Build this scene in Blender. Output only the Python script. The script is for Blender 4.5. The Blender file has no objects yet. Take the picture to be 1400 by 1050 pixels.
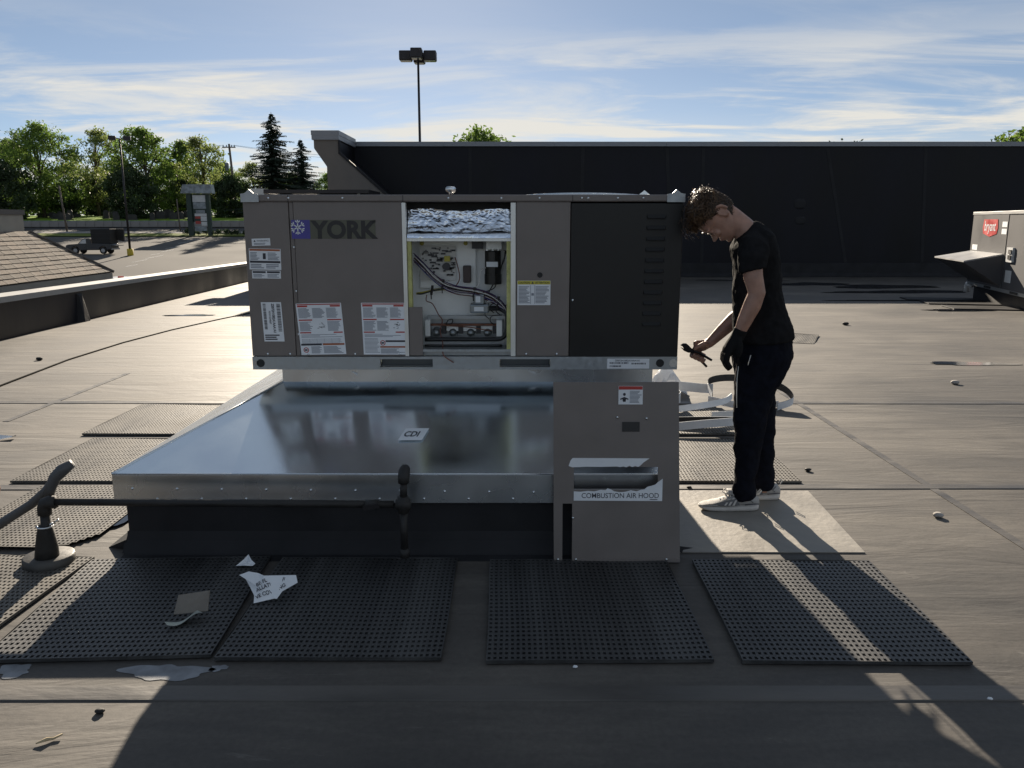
import bpy, bmesh, math, random
from mathutils import Vector, Matrix, noise
random.seed(11)
R = math.radians
scene = bpy.context.scene
col = scene.collection

# ------------------------------------------------------------------ camera
cam_d = bpy.data.cameras.new('camera')
cam_d.sensor_fit = 'HORIZONTAL'; cam_d.sensor_width = 36.0; cam_d.lens = 28.03
cam_d.clip_start = 0.05; cam_d.clip_end = 6000
cam = bpy.data.objects.new('camera', cam_d); col.objects.link(cam)
cam.location = (0, 0, 1.52); cam.rotation_euler = (R(90 - 11.51), 0, 0)
scene.camera = cam

# ------------------------------------------------------------------ light
SUN_TAN = 0.37; SUN_S = 0.112
sun_dir = Vector((-SUN_S, 1.0, SUN_TAN * math.hypot(1, SUN_S))).normalized()   # towards the sun
elev = math.asin(sun_dir.z); azim = math.atan2(sun_dir.x, sun_dir.y)
sd = bpy.data.lights.new('sun', 'SUN'); sd.energy = 5.0; sd.angle = R(0.53); sd.color = (1.0, 0.87, 0.70)
so = bpy.data.objects.new('sun', sd); col.objects.link(so)
so.location = (-20, 100, 60)
so.rotation_euler = (-sun_dir).to_track_quat('-Z', 'Y').to_euler()

world = bpy.data.worlds.new('World'); scene.world = world; world.use_nodes = True
wn, wl = world.node_tree.nodes, world.node_tree.links
wn.clear()
def N(t, **kw):
    n = wn.new(t)
    for k, v in kw.items(): setattr(n, k, v)
    return n
sky = N('ShaderNodeTexSky', sky_type='NISHITA', sun_disc=False, sun_elevation=elev, sun_rotation=azim,
        altitude=200, air_density=0.55, dust_density=0.1, ozone_density=1.2)
tc = N('ShaderNodeTexCoord')
sep = N('ShaderNodeSeparateXYZ'); wl.new(tc.outputs['Generated'], sep.inputs[0])
def M(op, a, b=None, clamp=False):
    n = N('ShaderNodeMath', operation=op); n.use_clamp = clamp
    for i, v in enumerate((a, b)):
        if v is None: continue
        if isinstance(v, (int, float)): n.inputs[i].default_value = v
        else: wl.new(v, n.inputs[i])
    return n.outputs[0]
zz = M('ADD', M('MAXIMUM', sep.outputs[2], 0.0), 0.07)
cx = M('DIVIDE', sep.outputs[0], zz); cy = M('DIVIDE', sep.outputs[1], zz)
comb = N('ShaderNodeCombineXYZ'); wl.new(cx, comb.inputs[0]); wl.new(cy, comb.inputs[1])
def cloud(scale, sx, sy, rot, detail, rough, lo, hi, off, dist=0.6):
    mp = N('ShaderNodeMapping'); wl.new(comb.outputs[0], mp.inputs[0])
    mp.inputs['Rotation'].default_value = (0, 0, R(rot)); mp.inputs['Scale'].default_value = (sx, sy, 1)
    mp.inputs['Location'].default_value = off
    nz = N('ShaderNodeTexNoise'); wl.new(mp.outputs[0], nz.inputs[0])
    nz.inputs['Scale'].default_value = scale; nz.inputs['Detail'].default_value = detail
    nz.inputs['Roughness'].default_value = rough; nz.inputs['Distortion'].default_value = dist
    mr = N('ShaderNodeMapRange'); mr.interpolation_type = 'SMOOTHSTEP'
    wl.new(nz.outputs[0], mr.inputs[0]); mr.inputs[1].default_value = lo; mr.inputs[2].default_value = hi
    return mr.outputs[0]
c1 = cloud(0.75, 0.8, 1.2, 14, 9, 0.6, 0.44, 0.62, (6.4, 3.3, 0))          # broken banks
c2 = cloud(0.9, 0.4, 1.7, 38, 8, 0.62, 0.50, 0.68, (11.3, 2.2, 0), 0.9)     # drawn-out cirrus
c3 = cloud(0.25, 0.7, 1.0, -20, 3, 0.5, 0.42, 0.75, (5.0, 1.0, 0), 0.2)     # thin veil
low = M('SUBTRACT', 1.0, M('MULTIPLY', M('SUBTRACT', sep.outputs[2], 0.11), 9.0), True)   # banks thicken towards the horizon everywhere round
m1 = M('MULTIPLY', c1, M('ADD', M('MULTIPLY', low, 0.8), 0.04))
m2 = M('MULTIPLY', c2, M('ADD', M('MULTIPLY', low, 0.6), 0.10))
m3 = M('MULTIPLY', c3, 0.28)
cov = M('MINIMUM', M('ADD', M('ADD', m1, m2), m3), 0.92)
mix = N('ShaderNodeMix', data_type='RGBA')
wl.new(cov, mix.inputs[0])
bg = N('ShaderNodeBackground'); bg.inputs[1].default_value = 0.05
tint = N('ShaderNodeMix', data_type='RGBA', blend_type='MULTIPLY'); tint.inputs[0].default_value = 1.0
wl.new(sky.outputs[0], tint.inputs[6]); tint.inputs[7].default_value = (1, 1, 1, 1)
veil = N('ShaderNodeMix', data_type='RGBA'); veil.inputs[0].default_value = 0.42; wl.new(tint.outputs[2], veil.inputs[6]); veil.inputs[7].default_value = (3.0, 3.7, 4.4, 1)
wl.new(veil.outputs[2], mix.inputs[6]); mix.inputs[7].default_value = (8.0, 7.7, 7.0, 1)
wl.new(mix.outputs[2], bg.inputs[0])
out = N('ShaderNodeOutputWorld'); wl.new(bg.outputs[0], out.inputs[0])

scene.view_settings.view_transform = 'Standard'; scene.view_settings.look = 'None'
scene.view_settings.exposure = 1.05; scene.view_settings.gamma = 1.0
scene.view_settings.use_curve_mapping = False
scene.cycles.use_denoising = True
scene.cycles.max_bounces = 8

# ------------------------------------------------------------------ helpers
WL = {}
class MB:
    """collects faces; build() links them as one mesh object"""
    def __init__(s): s.v = []; s.f = []; s.m = []
    def add(s, vs, fs, mi=0):
        o = len(s.v); s.v += [Vector(p) for p in vs]
        for f in fs: s.f.append([i + o for i in f]); s.m.append(mi)
        return s
    def box(s, x0, x1, y0, y1, z0, z1, mi=0):
        return s.add([(x0,y0,z0),(x1,y0,z0),(x1,y1,z0),(x0,y1,z0),(x0,y0,z1),(x1,y0,z1),(x1,y1,z1),(x0,y1,z1)],
                     [(0,3,2,1),(4,5,6,7),(0,1,5,4),(1,2,6,5),(2,3,7,6),(3,0,4,7)], mi)
    def obox(s, c, ax, ay, az, mi=0):
        c, ax, ay, az = map(Vector, (c, ax, ay, az)); vs = []
        for k in (-1, 1):
            for a, b in ((-1,-1),(1,-1),(1,1),(-1,1)): vs.append(c + ax*a + ay*b + az*k)
        return s.add(vs, [(0,3,2,1),(4,5,6,7),(0,1,5,4),(1,2,6,5),(2,3,7,6),(3,0,4,7)], mi)
    def prism(s, poly, a, b, mi=0):
        """poly = list of points, extruded by vector from +a to +b"""
        a, b = Vector(a), Vector(b); n = len(poly); P = [Vector(p) for p in poly]
        vs = [p + a for p in P] + [p + b for p in P]
        fs = [list(range(n))[::-1], list(range(n, 2*n))] + [(i, (i+1) % n, n + (i+1) % n, n + i) for i in range(n)]
        return s.add(vs, fs, mi)
    def tube(s, pts, r, n=8, mi=0, caps=True):
        P = [Vector(p) for p in pts]; rs = r if isinstance(r, (list, tuple)) else [r] * len(P)
        up = None; rings = []
        for i, p in enumerate(P):
            t = (P[min(i+1, len(P)-1)] - P[max(i-1, 0)]).normalized()
            if up is None:
                up = t.orthogonal().normalized()
            up = (up - t * up.dot(t)); up = up.normalized() if up.length > 1e-6 else t.orthogonal().normalized()
            sd_ = t.cross(up)
            rings.append([p + (up * math.cos(a) + sd_ * math.sin(a)) * rs[i] for a in [2*math.pi*k/n for k in range(n)]])
        return s.rings(rings, caps, mi)
    def rings(s, rings, caps=True, mi=0):
        n = len(rings[0]); vs = [p for rg in rings for p in rg]; fs = []
        for i in range(len(rings) - 1):
            for k in range(n):
                fs.append((i*n + k, i*n + (k+1) % n, (i+1)*n + (k+1) % n, (i+1)*n + k))
        if caps:
            fs.append(list(range(n))[::-1]); fs.append([(len(rings)-1)*n + k for k in range(n)])
        return s.add(vs, fs, mi)
    def limb(s, pts, n=16, caps=True):
        """pts = (x,y,z, radius in the xz plane, radius along y)"""
        C = [Vector(p[:3]) for p in pts]; rg = []
        for i, p in enumerate(pts):
            t = (C[min(i+1, len(C)-1)] - C[max(i-1, 0)]).normalized()
            yv = Vector((0, 1, 0)); yv = (yv - t * yv.dot(t)).normalized(); a = t.cross(yv)
            ra = p[3]; rb = p[4] if len(p) > 4 else ra
            rg.append([C[i] + a * ra * math.cos(w) + yv * rb * math.sin(w) for w in [2*math.pi*k/n for k in range(n)]])
        return s.rings(rg, caps)
    def ball(s, c, rx, ry, rz, nu=12, nv=8, mi=0):
        rg = []
        for j in range(1, nv):
            th = math.pi * j / nv
            rg.append([Vector(c) + Vector((rx*math.sin(th)*math.cos(a), ry*math.sin(th)*math.sin(a), -rz*math.cos(th))) for a in [2*math.pi*k/nu for k in range(nu)]])
        return s.rings(rg, True, mi)
    def quad(s, a, b, c, d, mi=0): return s.add([a, b, c, d], [(0, 1, 2, 3)], mi)
    def mesh(s, name, shift=(0,0,0)):
        me = bpy.data.meshes.new(name); sh = Vector(shift)
        me.from_pydata([tuple(v - sh) for v in s.v], [], s.f)
        me.polygons.foreach_set('material_index', s.m); me.update()
        bm = bmesh.new(); bm.from_mesh(me); bmesh.ops.recalc_face_normals(bm, faces=bm.faces); bm.to_mesh(me); bm.free()
        return me
    def build(s, name, mats, parent=None, smooth=False, bevel=0, recalc=True, origin=None):
        if origin is None:
            xs = [v.x for v in s.v]; ys = [v.y for v in s.v]; zs = [v.z for v in s.v]
            origin = Vector(((min(xs)+max(xs))/2, (min(ys)+max(ys))/2, min(zs)))
        origin = Vector(origin)
        if recalc: me = s.mesh(name, origin)
        else:
            me = bpy.data.meshes.new(name); me.from_pydata([tuple(v - origin) for v in s.v], [], s.f)
            me.polygons.foreach_set('material_index', s.m); me.update()
        return link(name, me, mats, parent, origin, smooth, bevel)
def link(name, me, mats, parent=None, origin=(0,0,0), smooth=False, bevel=0):
    o = bpy.data.objects.new(name, me); col.objects.link(o)
    if mats is not None and not me.materials:
        for m in (mats if isinstance(mats, (list, tuple)) else [mats]): me.materials.append(MAT[m] if isinstance(m, str) else m)
    o.location = Vector(origin) - (WL[parent] if parent else Vector((0,0,0)))
    if parent: o.parent = parent
    WL[o] = Vector(origin)
    if smooth: me.polygons.foreach_set('use_smooth', [True] * len(me.polygons)); me.update()
    if bevel:
        b = o.modifiers.new('bevel', 'BEVEL'); b.width = bevel; b.segments = 2; b.limit_method = 'ANGLE'; b.angle_limit = R(40)
    return o
def thing(name, loc, label, cat, group=None):
    o = bpy.data.objects.new(name, None); col.objects.link(o); o.empty_display_size = 0.1
    o.location = loc; WL[o] = Vector(loc); return tag(o, label, cat, group)
def tag(o, label, cat, group=None):
    o['label'] = label; o['category'] = cat
    if group: o['group'] = group
    return o
def struct(o): o['kind'] = 'structure'; return o
def copy_tree(src, loc, rz=0, scale=1.0):
    c = src.copy(); col.objects.link(c); c.location = loc; c.rotation_euler = (0, 0, rz); c.scale = (scale,)*3; WL[c] = Vector(loc)
    for ch in src.children:
        d = ch.copy(); col.objects.link(d); d.parent = c
        for g in ch.children:
            e = g.copy(); col.objects.link(e); e.parent = d
    return c
def text_mb(mb, s, size, place, mi=0, offset=0.0, align='LEFT', sx=1.0):
    """adds flat lettering; place(u, v) -> world point"""
    cu = bpy.data.curves.new('t', 'FONT'); cu.body = s; cu.size = size; cu.offset = offset; cu.align_x = align; cu.resolution_u = 4
    o = bpy.data.objects.new('t', cu); col.objects.link(o)
    dg = bpy.context.evaluated_depsgraph_get()
    me = bpy.data.meshes.new_from_object(o.evaluated_get(dg))
    mb.add([place(v.co.x * sx, v.co.y) for v in me.vertices], [list(p.vertices) for p in me.polygons], mi)
    bpy.data.objects.remove(o); bpy.data.curves.remove(cu); bpy.data.meshes.remove(me)
def remeshed(mb, voxel, smooth_it=4, disp=None):
    me = mb.mesh('tmp'); o = bpy.data.objects.new('tmp', me); col.objects.link(o)
    m = o.modifiers.new('r', 'REMESH'); m.mode = 'VOXEL'; m.voxel_size = voxel
    if smooth_it: q = o.modifiers.new('s', 'SMOOTH'); q.iterations = smooth_it; q.factor = 0.5
    if disp:
        for size, st in disp:
            tx = bpy.data.textures.new('folds', 'CLOUDS'); tx.noise_scale = size; tx.noise_depth = 2
            d = o.modifiers.new('d', 'DISPLACE'); d.texture = tx; d.strength = st; d.mid_level = 0.5; d.texture_coords = 'LOCAL'
    dg = bpy.context.evaluated_depsgraph_get()
    r = bpy.data.meshes.new_from_object(o.evaluated_get(dg))
    bpy.data.objects.remove(o); bpy.data.meshes.remove(me)
    return r

# ------------------------------------------------------------------ materials
MAT = {}
def mat(name, c, rough=0.6, metal=0.0, var=0.15, scale=6.0, bump=0.0, bscale=60.0, stretch=(1,1,1), spec=0.5, rvar=0.1, detail=5, transl=0.0, c2=None):
    m = bpy.data.materials.new(name); m.use_nodes = True; MAT[name] = m
    nt = m.node_tree; n, l = nt.nodes, nt.links; b = n['Principled BSDF']
    t = n.new('ShaderNodeTexCoord'); mp = n.new('ShaderNodeMapping'); l.new(t.outputs['Object'], mp.inputs[0]); mp.inputs['Scale'].default_value = stretch
    nz = n.new('ShaderNodeTexNoise'); nz.inputs['Scale'].default_value = scale; nz.inputs['Detail'].default_value = detail; l.new(mp.outputs[0], nz.inputs[0])
    rp = n.new('ShaderNodeValToRGB'); l.new(nz.outputs[0], rp.inputs[0])
    d = c2 if c2 else tuple(min(1, x * (1 + var)) for x in c)
    rp.color_ramp.elements[0].position = 0.32; rp.color_ramp.elements[1].position = 0.68
    rp.color_ramp.elements[0].color = (*[x * (1 - var) if not c2 else x for x in c], 1); rp.color_ramp.elements[1].color = (*d, 1)
    l.new(rp.outputs[0], b.inputs['Base Color'])
    b.inputs['Metallic'].default_value = metal; b.inputs['Specular IOR Level'].default_value = spec
    mr = n.new('ShaderNodeMapRange'); l.new(nz.outputs[0], mr.inputs[0]); mr.inputs[1].default_value = .3; mr.inputs[2].default_value = .7
    mr.inputs[3].default_value = max(.02, rough - rvar); mr.inputs[4].default_value = min(1, rough + rvar); l.new(mr.outputs[0], b.inputs['Roughness'])
    if bump:
        n2 = n.new('ShaderNodeTexNoise'); n2.inputs['Scale'].default_value = bscale; n2.inputs['Detail'].default_value = 4; l.new(mp.outputs[0], n2.inputs[0])
        bp = n.new('ShaderNodeBump'); bp.inputs['Strength'].default_value = bump; bp.inputs['Distance'].default_value = 0.01
        l.new(n2.outputs[0], bp.inputs['Height']); l.new(bp.outputs[0], b.inputs['Normal'])
    if transl:
        tr = n.new('ShaderNodeBsdfTranslucent'); l.new(rp.outputs[0], tr.inputs[0]); ms = n.new('ShaderNodeMixShader'); ms.inputs[0].default_value = transl
        l.new(b.outputs[0], ms.inputs[1]); l.new(tr.outputs[0], ms.inputs[2]); l.new(ms.outputs[0], n['Material Output'].inputs[0])
    return m

def roof_material():
    m = bpy.data.materials.new('roof_membrane'); m.use_nodes = True; MAT['roof_membrane'] = m
    nt = m.node_tree; n, l = nt.nodes, nt.links; b = n['Principled BSDF']
    t = n.new('ShaderNodeNewGeometry')
    def noise(scale, st, det=6, rough=.55, dist=0.0, off=(0,0,0)):
        mp = n.new('ShaderNodeMapping'); l.new(t.outputs['Position'], mp.inputs[0]); mp.inputs['Scale'].default_value = st; mp.inputs['Location'].default_value = off
        z = n.new('ShaderNodeTexNoise'); z.inputs['Scale'].default_value = scale; z.inputs['Detail'].default_value = det; z.inputs['Roughness'].default_value = rough; z.inputs['Distortion'].default_value = dist
        l.new(mp.outputs[0], z.inputs[0]); return z.outputs[0]
    def rng(x, a, b_, c, d):
        r = n.new('ShaderNodeMapRange'); l.new(x, r.inputs[0]); r.inputs[1].default_value = a; r.inputs[2].default_value = b_; r.inputs[3].default_value = c; r.inputs[4].default_value = d; return r.outputs[0]
    def mth(op, a, b_):
        r = n.new('ShaderNodeMath'); r.operation = op
        for i, v in enumerate((a, b_)):
            if isinstance(v, (int, float)): r.inputs[i].default_value = v
            else: l.new(v, r.inputs[i])
        return r.outputs[0]
    streak = noise(1.0, (.45, 3.0, 1), 8, .62, .8)
    fine = noise(1.0, (2.2, 22, 1), 4, .6, .5)
    blot = noise(.55, (1, 1, 1), 8, .62, .5)
    speck = noise(45, (1, 1, 1), 3, .7)
    f = mth('ADD', mth('ADD', mth('MULTIPLY', streak, .33), mth('MULTIPLY', fine, .10)), mth('MULTIPLY', blot, .57))
    rp = n.new('ShaderNodeValToRGB'); l.new(rng(f, .34, .66, 0, 1), rp.inputs[0])
    e = rp.color_ramp.elements; e[0].color = (.032, .0295, .027, 1); e[1].color = (.142, .127, .108, 1)
    k = e.new(.5); k.color = (.070, .062, .054, 1)
    # scattered pale scuffs
    sc = noise(2.2, (.7, 3.5, 1), 9, .75, 1.5, (4, 2, 0)); scm = rng(sc, .62, .72, 0, .45)
    mx = n.new('ShaderNodeMix'); mx.data_type = 'RGBA'; l.new(scm, mx.inputs[0]); l.new(rp.outputs[0], mx.inputs[6]); mx.inputs[7].default_value = (.25, .235, .21, 1)
    m2 = n.new('ShaderNodeMix'); m2.data_type = 'RGBA'; m2.blend_type = 'MULTIPLY'; m2.inputs[0].default_value = 1; l.new(mx.outputs[2], m2.inputs[6])
    gr = n.new('ShaderNodeCombineColor'); s2 = rng(speck, .3, .7, .84, 1.12)
    for i in range(3): l.new(s2, gr.inputs[i])
    l.new(gr.outputs[0], m2.inputs[7]); l.new(m2.outputs[2], b.inputs['Base Color'])
    l.new(rng(f, .35, .65, .60, .78), b.inputs['Roughness']); b.inputs['Specular IOR Level'].default_value = .52
    bp = n.new('ShaderNodeBump'); bp.inputs['Strength'].default_value = .6; bp.inputs['Distance'].default_value = .02
    h = mth('ADD', mth('MULTIPLY', noise(1.0, (.8, 3.2, 1), 5, .55, 1.2, (9, 3, 0)), 1.0), mth('ADD', mth('MULTIPLY', fine, .12), mth('MULTIPLY', speck, .04)))
    l.new(h, bp.inputs['Height']); l.new(bp.outputs[0], b.inputs['Normal'])
roof_material()
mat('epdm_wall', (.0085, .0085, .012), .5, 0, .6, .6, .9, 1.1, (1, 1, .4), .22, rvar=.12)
mat('epdm', (.020, .020, .022), .68, 0, .35, 3, .3, 12, spec=.25)
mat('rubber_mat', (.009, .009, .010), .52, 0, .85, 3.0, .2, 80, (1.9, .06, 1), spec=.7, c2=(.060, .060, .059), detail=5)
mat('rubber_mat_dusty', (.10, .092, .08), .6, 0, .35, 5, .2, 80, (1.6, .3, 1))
mat('patch', (.26, .24, .21), .6, 0, .18, 4, .25, 30)
mat('lap', (.085, .077, .068), .5, 0, .35, 3, .2, 20, (.6, 2, 1))
mat('white_cap', (.29, .29, .285), .6, .1, .1, 2, .05, 5)
mat('grey_cap', (.22, .23, .25), .45, .4, .12, 1.5)
mat('stucco', (.145, .132, .12), .85, 0, .08, 3, .2, 40)
mat('beige', (.36, .33, .28), .8, 0, .08, 3, .1, 20)
mat('shingle', (.15, .125, .10), .9, 0, .45, 2.2, .5, 60)
mat('asphalt', (.10, .096, .092), .95, 0, .22, .12, .2, 3, spec=.15)
mat('asphalt_dark', (.045, .045, .047), .85, 0, .2, .3)
mat('concrete', (.27, .255, .24), .9, 0, .15, .8, spec=.2)
mat('ground', (.06, .08, .03), 1, 0, .3, .05, spec=.05)
mat('lawn', (.17, .27, .035), 1.0, 0, .35, .25, 0, 1, (1,1,1), .05)
mat('verge', (.15, .18, .05), 1, 0, .3, .4, spec=.05)
mat('granite', (.055, .053, .052), .8, 0, .4, .9, spec=.2)
mat('bark', (.07, .055, .042), .9, 0, .3, 3, .5, 12, (1,1,.3))
mat('leaf_a', (.115, .18, .035), .6, 0, .5, .35, transl=.55)
mat('leaf_b', (.17, .21, .06), .6, 0, .5, .35, transl=.55)
mat('leaf_dark', (.035, .06, .02), .65, 0, .45, .4, transl=.3)
mat('needle', (.016, .030, .016), .7, 0, .4, .5, transl=.15)
mat('wood_pole', (.13, .105, .085), .85, 0, .25, 2, 0, 1, (1,1,.2))
mat('dark_metal', (.022, .020, .022), .45, .3, .2, 3)
mat('yellow', (.55, .40, .03), .6, 0, .2, 2)
mat('sign_green', (.012, .030, .022), .5, 0, .2, 1)
mat('sign_white', (.55, .56, .56), .5, 0, .15, 1.2)
mat('sign_red', (.35, .04, .03), .5, 0, .2, 1.2)
mat('sign_grey', (.22, .25, .27), .5, 0, .5, 1.5)
mat('truck_paint', (.020, .022, .028), .3, 0, .2, 1)
mat('tarp', (.013, .012, .011), .75, 0, .4, 2)
mat('tyre', (.015, .015, .015), .8)
mat('rim', (.30, .30, .31), .35, .8, .1)
mat('glass', (.12, .15, .15), .08, 0, .1, 1)
mat('car_white', (.7, .7, .72), .3); mat('car_purple', (.09, .05, .20), .4); mat('lamp_red', (.6, .05, .04), .3)
# hvac
mat('casing', (.170, .147, .134), .40, 0, .10, 5, .2, 1.8, rvar=.08, detail=9)
mat('casing_black', (.014, .0135, .013), .42, 0, .3, 2, .1, 2, spec=.35)
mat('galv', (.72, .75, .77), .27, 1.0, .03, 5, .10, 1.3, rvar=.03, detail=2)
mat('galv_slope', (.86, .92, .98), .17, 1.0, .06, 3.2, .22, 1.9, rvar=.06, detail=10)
mat('galv_dull', (.37, .39, .40), .42, .7, .04, 40, detail=2)
mat('pocket', (.10, .11, .115), .5, .5, .1, 12)
mat('pale_metal', (.80, .81, .79), .45, .15, .08, 6)
mat('frame_metal', (.72, .72, .69), .35, .5, .08, 5)
mat('foil', (.80, .84, .90), .24, 1.0, .05, 8, .6, 26)
mat('insul', (.50, .49, .20), .95, 0, .2, 20, .5, 90)
mat('plastic_black', (.010, .010, .010), .35)
mat('dark_inside', (.02, .02, .02), .8)
mat('pcb', (.60, .59, .56), .5, 0, .1, 20)
mat('chip', (.03, .03, .035), .4)
mat('valve', (.24, .26, .27), .35, .8, .15, 20)
mat('rust', (.17, .075, .045), .7, .3, .4, 25)
for nm, c in dict(w_red=(.13,.03,.025), w_blue=(.03,.05,.22), w_white=(.6,.58,.55), w_purple=(.06,.03,.08), w_orange=(.17,.06,.04), w_yellow=(.42,.36,.05), w_black=(.012,.012,.012), w_brown=(.045,.03,.028)).items(): mat(nm, c, .45, 0, .1)
mat('paper', (.74, .76, .78), .6, 0, .06, 8, .05, 40); mat('ink', (.035, .035, .045), .6); mat('ink_soft', (.23, .25, .29), .7)
mat('ink_red', (.42, .045, .035), .6); mat('ink_orange', (.36, .11, .04), .6); mat('ink_yellow', (.55, .48, .05), .6); mat('ink_blue', (.07, .06, .30), .5); mat('logo_grey', (.022, .020, .020), .5); mat('logo_tint', (.10, .10, .07), .5)
mat('cardboard', (.20, .18, .155), .85, 0, .15, 12, .3, 50); mat('paper_pale', (.42, .45, .40), .7)
mat('bryant_case', (.075, .075, .08), .6, 0, .1, 1.5, spec=.2); mat('bryant_red', (.50, .02, .02), .45)
mat('hood_metal', (.36, .36, .36), .5, .3, .1, 2)
mat('pipe_black', (.018, .017, .016), .62, 0, .5, 10, .3, 40); mat('boot', (.06, .057, .052), .6, 0, .4, 8, .2, 30); mat('conduit', (.075, .076, .078), .5, 0, .2, 6); mat('copper', (.30, .19, .14), .6, .1, .25, 9)
mat('water', (.012, .014, .018), .11, 0, .2, 2, rvar=.02, spec=.6)
mat('splash', (.19, .20, .215), .55, 0, .35, 14)
mat('stone', (.36, .33, .30), .8, 0, .2, 20)
mat('trim_white', (.68, .70, .72), .45, 0, .08, 5); mat('trim_dark', (.03, .03, .03), .5)
mat('plastic_bag', (.75, .77, .80), .35, 0, .08, 8, .4, 18, transl=.35)
mat('twig', (.45, .36, .22), .8)
# person
mat('skin', (.36, .205, .150), .5, 0, .17, 22, .08, 120); MAT['skin'].node_tree.nodes['Principled BSDF'].inputs['Subsurface Weight'].default_value = .12; MAT['skin'].node_tree.nodes['Principled BSDF'].inputs['Subsurface Radius'].default_value = (.012, .004, .002)
mat('lip', (.30, .13, .11), .5); mat('shirt', (.013, .013, .014), .9, 0, .3, 25, .15, 300, spec=.06); mat('trousers', (.008, .009, .014), .9, 0, .3, 25, .15, 300, spec=.06)
mat('glove', (.008, .008, .0085), .8, 0, .2, 40, .2, 150, spec=.15); mat('hair', (.032, .018, .010), .5, 0, .4, 30); mat('hair_rimlit_tip', (.15, .088, .046), .4, 0, .4, 30, transl=.45)  # curl tips: golden backlit rim painted in as a lighter hair colour
mat('shoe', (.38, .37, .355), .75, 0, .12, 30, .2, 200); mat('shoe_grey', (.14, .14, .145), .8, 0, .1, 30); mat('sole', (.52, .49, .45), .6, 0, .1, 20); mat('lace', (.68, .66, .62), .8); mat('navy', (.02, .025, .05), .6)
mat('tool', (.02, .021, .025), .3, .7, .3, 12)

# ------------------------------------------------------------------ the land beyond the roof
PROF = [(-900,-4.2),(30,-4.2),(60,-3.4),(90,-2.0),(120,-.48),(135,.50),(136,.52)]
def land_z(y):
    for (a, za), (b, zb) in zip(PROF, PROF[1:]):
        if y <= b: return za + (zb - za) * (y - a) / (b - a)
    return .52
def sheet(name, m, y0, y1, x0, x1, dz):
    ys = [y0] + [p[0] for p in PROF if y0 < p[0] < y1] + [y1]; b = MB()
    for a, c in zip(ys, ys[1:]):
        b.quad((x0,a,land_z(a)+dz),(x1,a,land_z(a)+dz),(x1,c,land_z(c)+dz),(x0,c,land_z(c)+dz))
    return struct(b.build(name, m, origin=(0,0,0)))
g = MB(); prev = None
for y, z in PROF + [(160, .6), (3000, 1.0)]:
    cur = ((-3000, y, z - .05), (3000, y, z - .05))
    if prev: g.quad(prev[0], prev[1], cur[1], cur[0])
    prev = cur
struct(g.build('ground', 'ground', origin=(0,0,0)))
sheet('parking_lot', 'asphalt', -300, 117, -300, 300, 0)
sheet('verge', 'verge', 117, 122.5, -300, 300, .10)
sheet('sidewalk', 'concrete', 122.5, 126, -300, 300, .12)
sheet('road', 'asphalt_dark', 126, 134.6, -300, 300, .0)
lw = MB()
pts = [(135.3, 1.62), (142, 2.0), (155, 2.5), (200, 3.0), (420, 4.0)]
for (a, za), (c, zc) in zip(pts, pts[1:]): lw.quad((-300,a,za),(300,a,za),(300,c,zc),(-300,c,zc))
struct(lw.build('cemetery_lawn', 'lawn', origin=(0,0,0)))
def lawn_z(y):
    for (a, za), (b, zb) in zip(pts, pts[1:]):
        if y <= b: return za + (zb - za) * (y - a) / (b - a)
    return 4.0
# worn stall lines on the lot
for i in range(9):
    x = -36.5 - i * .9 - (i % 2) * .4; y = 76 + i * 4.1
    b = MB(); w = .06; L = 2.0 + (i % 3)
    b.quad((x-w, y, land_z(y)+.01), (x+w, y, land_z(y)+.01), (x+w+.2, y+L, land_z(y+L)+.01), (x-w+.2, y+L, land_z(y+L)+.01))
    struct(b.build('stall_line', 'sign_white'))

# ------------------------------------------------------------------ our roof (falls gently towards the back wall for drainage)
CAMP = Vector((0,0,1.52))
def roof_z(y): return -.02*max(0, y-8)
def farther(root, k):
    root.location = CAMP + (root.location - CAMP)*k; root.scale = (k,)*3; WL[root] = Vector(root.location)
rd = MB(); rd.add([(-4.7,-12,0),(45,-12,0),(45,8,0),(-6.7,8,0),(60,30,-.44),(-8.9,30,-.44)],[(0,1,2,3),(3,2,4,5)]); roof = struct(rd.build('roof_deck', 'roof_membrane', origin=(0,0,0)))
for y, tilt in ((2.37, .0), (4.43, .004), (6.68, -.004)):
    b = MB(); xl = -5.2 - .073 * (y - .0) + .1
    zt = .0045
    b.add([(xl,y-.05,.0005),(20,y-.05+tilt*20,.0005),(20,y+.035+tilt*20,.004),(xl,y+.035,.004),(xl,y+.04,.0005),(20,y+.04+tilt*20,.0005),(xl,y-.046,zt),(20,y-.046+tilt*20,zt)],
          [(0,1,7,6),(6,7,2,3),(3,2,5,4)])
    b.build('lap_seam', 'lap', roof)

for x_ in (-3.95, 2.42, 5.9):
    b = MB(); b.prism([(x_,3.0 if x_ > 0 else 6.0,0),(x_+.05,3.0 if x_ > 0 else 6.0,0),(x_+.05,8,0),(x_,8,0)],(0,0,.0005),(0,0,.0032)); b.build('cross_seam','lap',roof)
def par_x(y): return -5.84 - .10 * y
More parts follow.
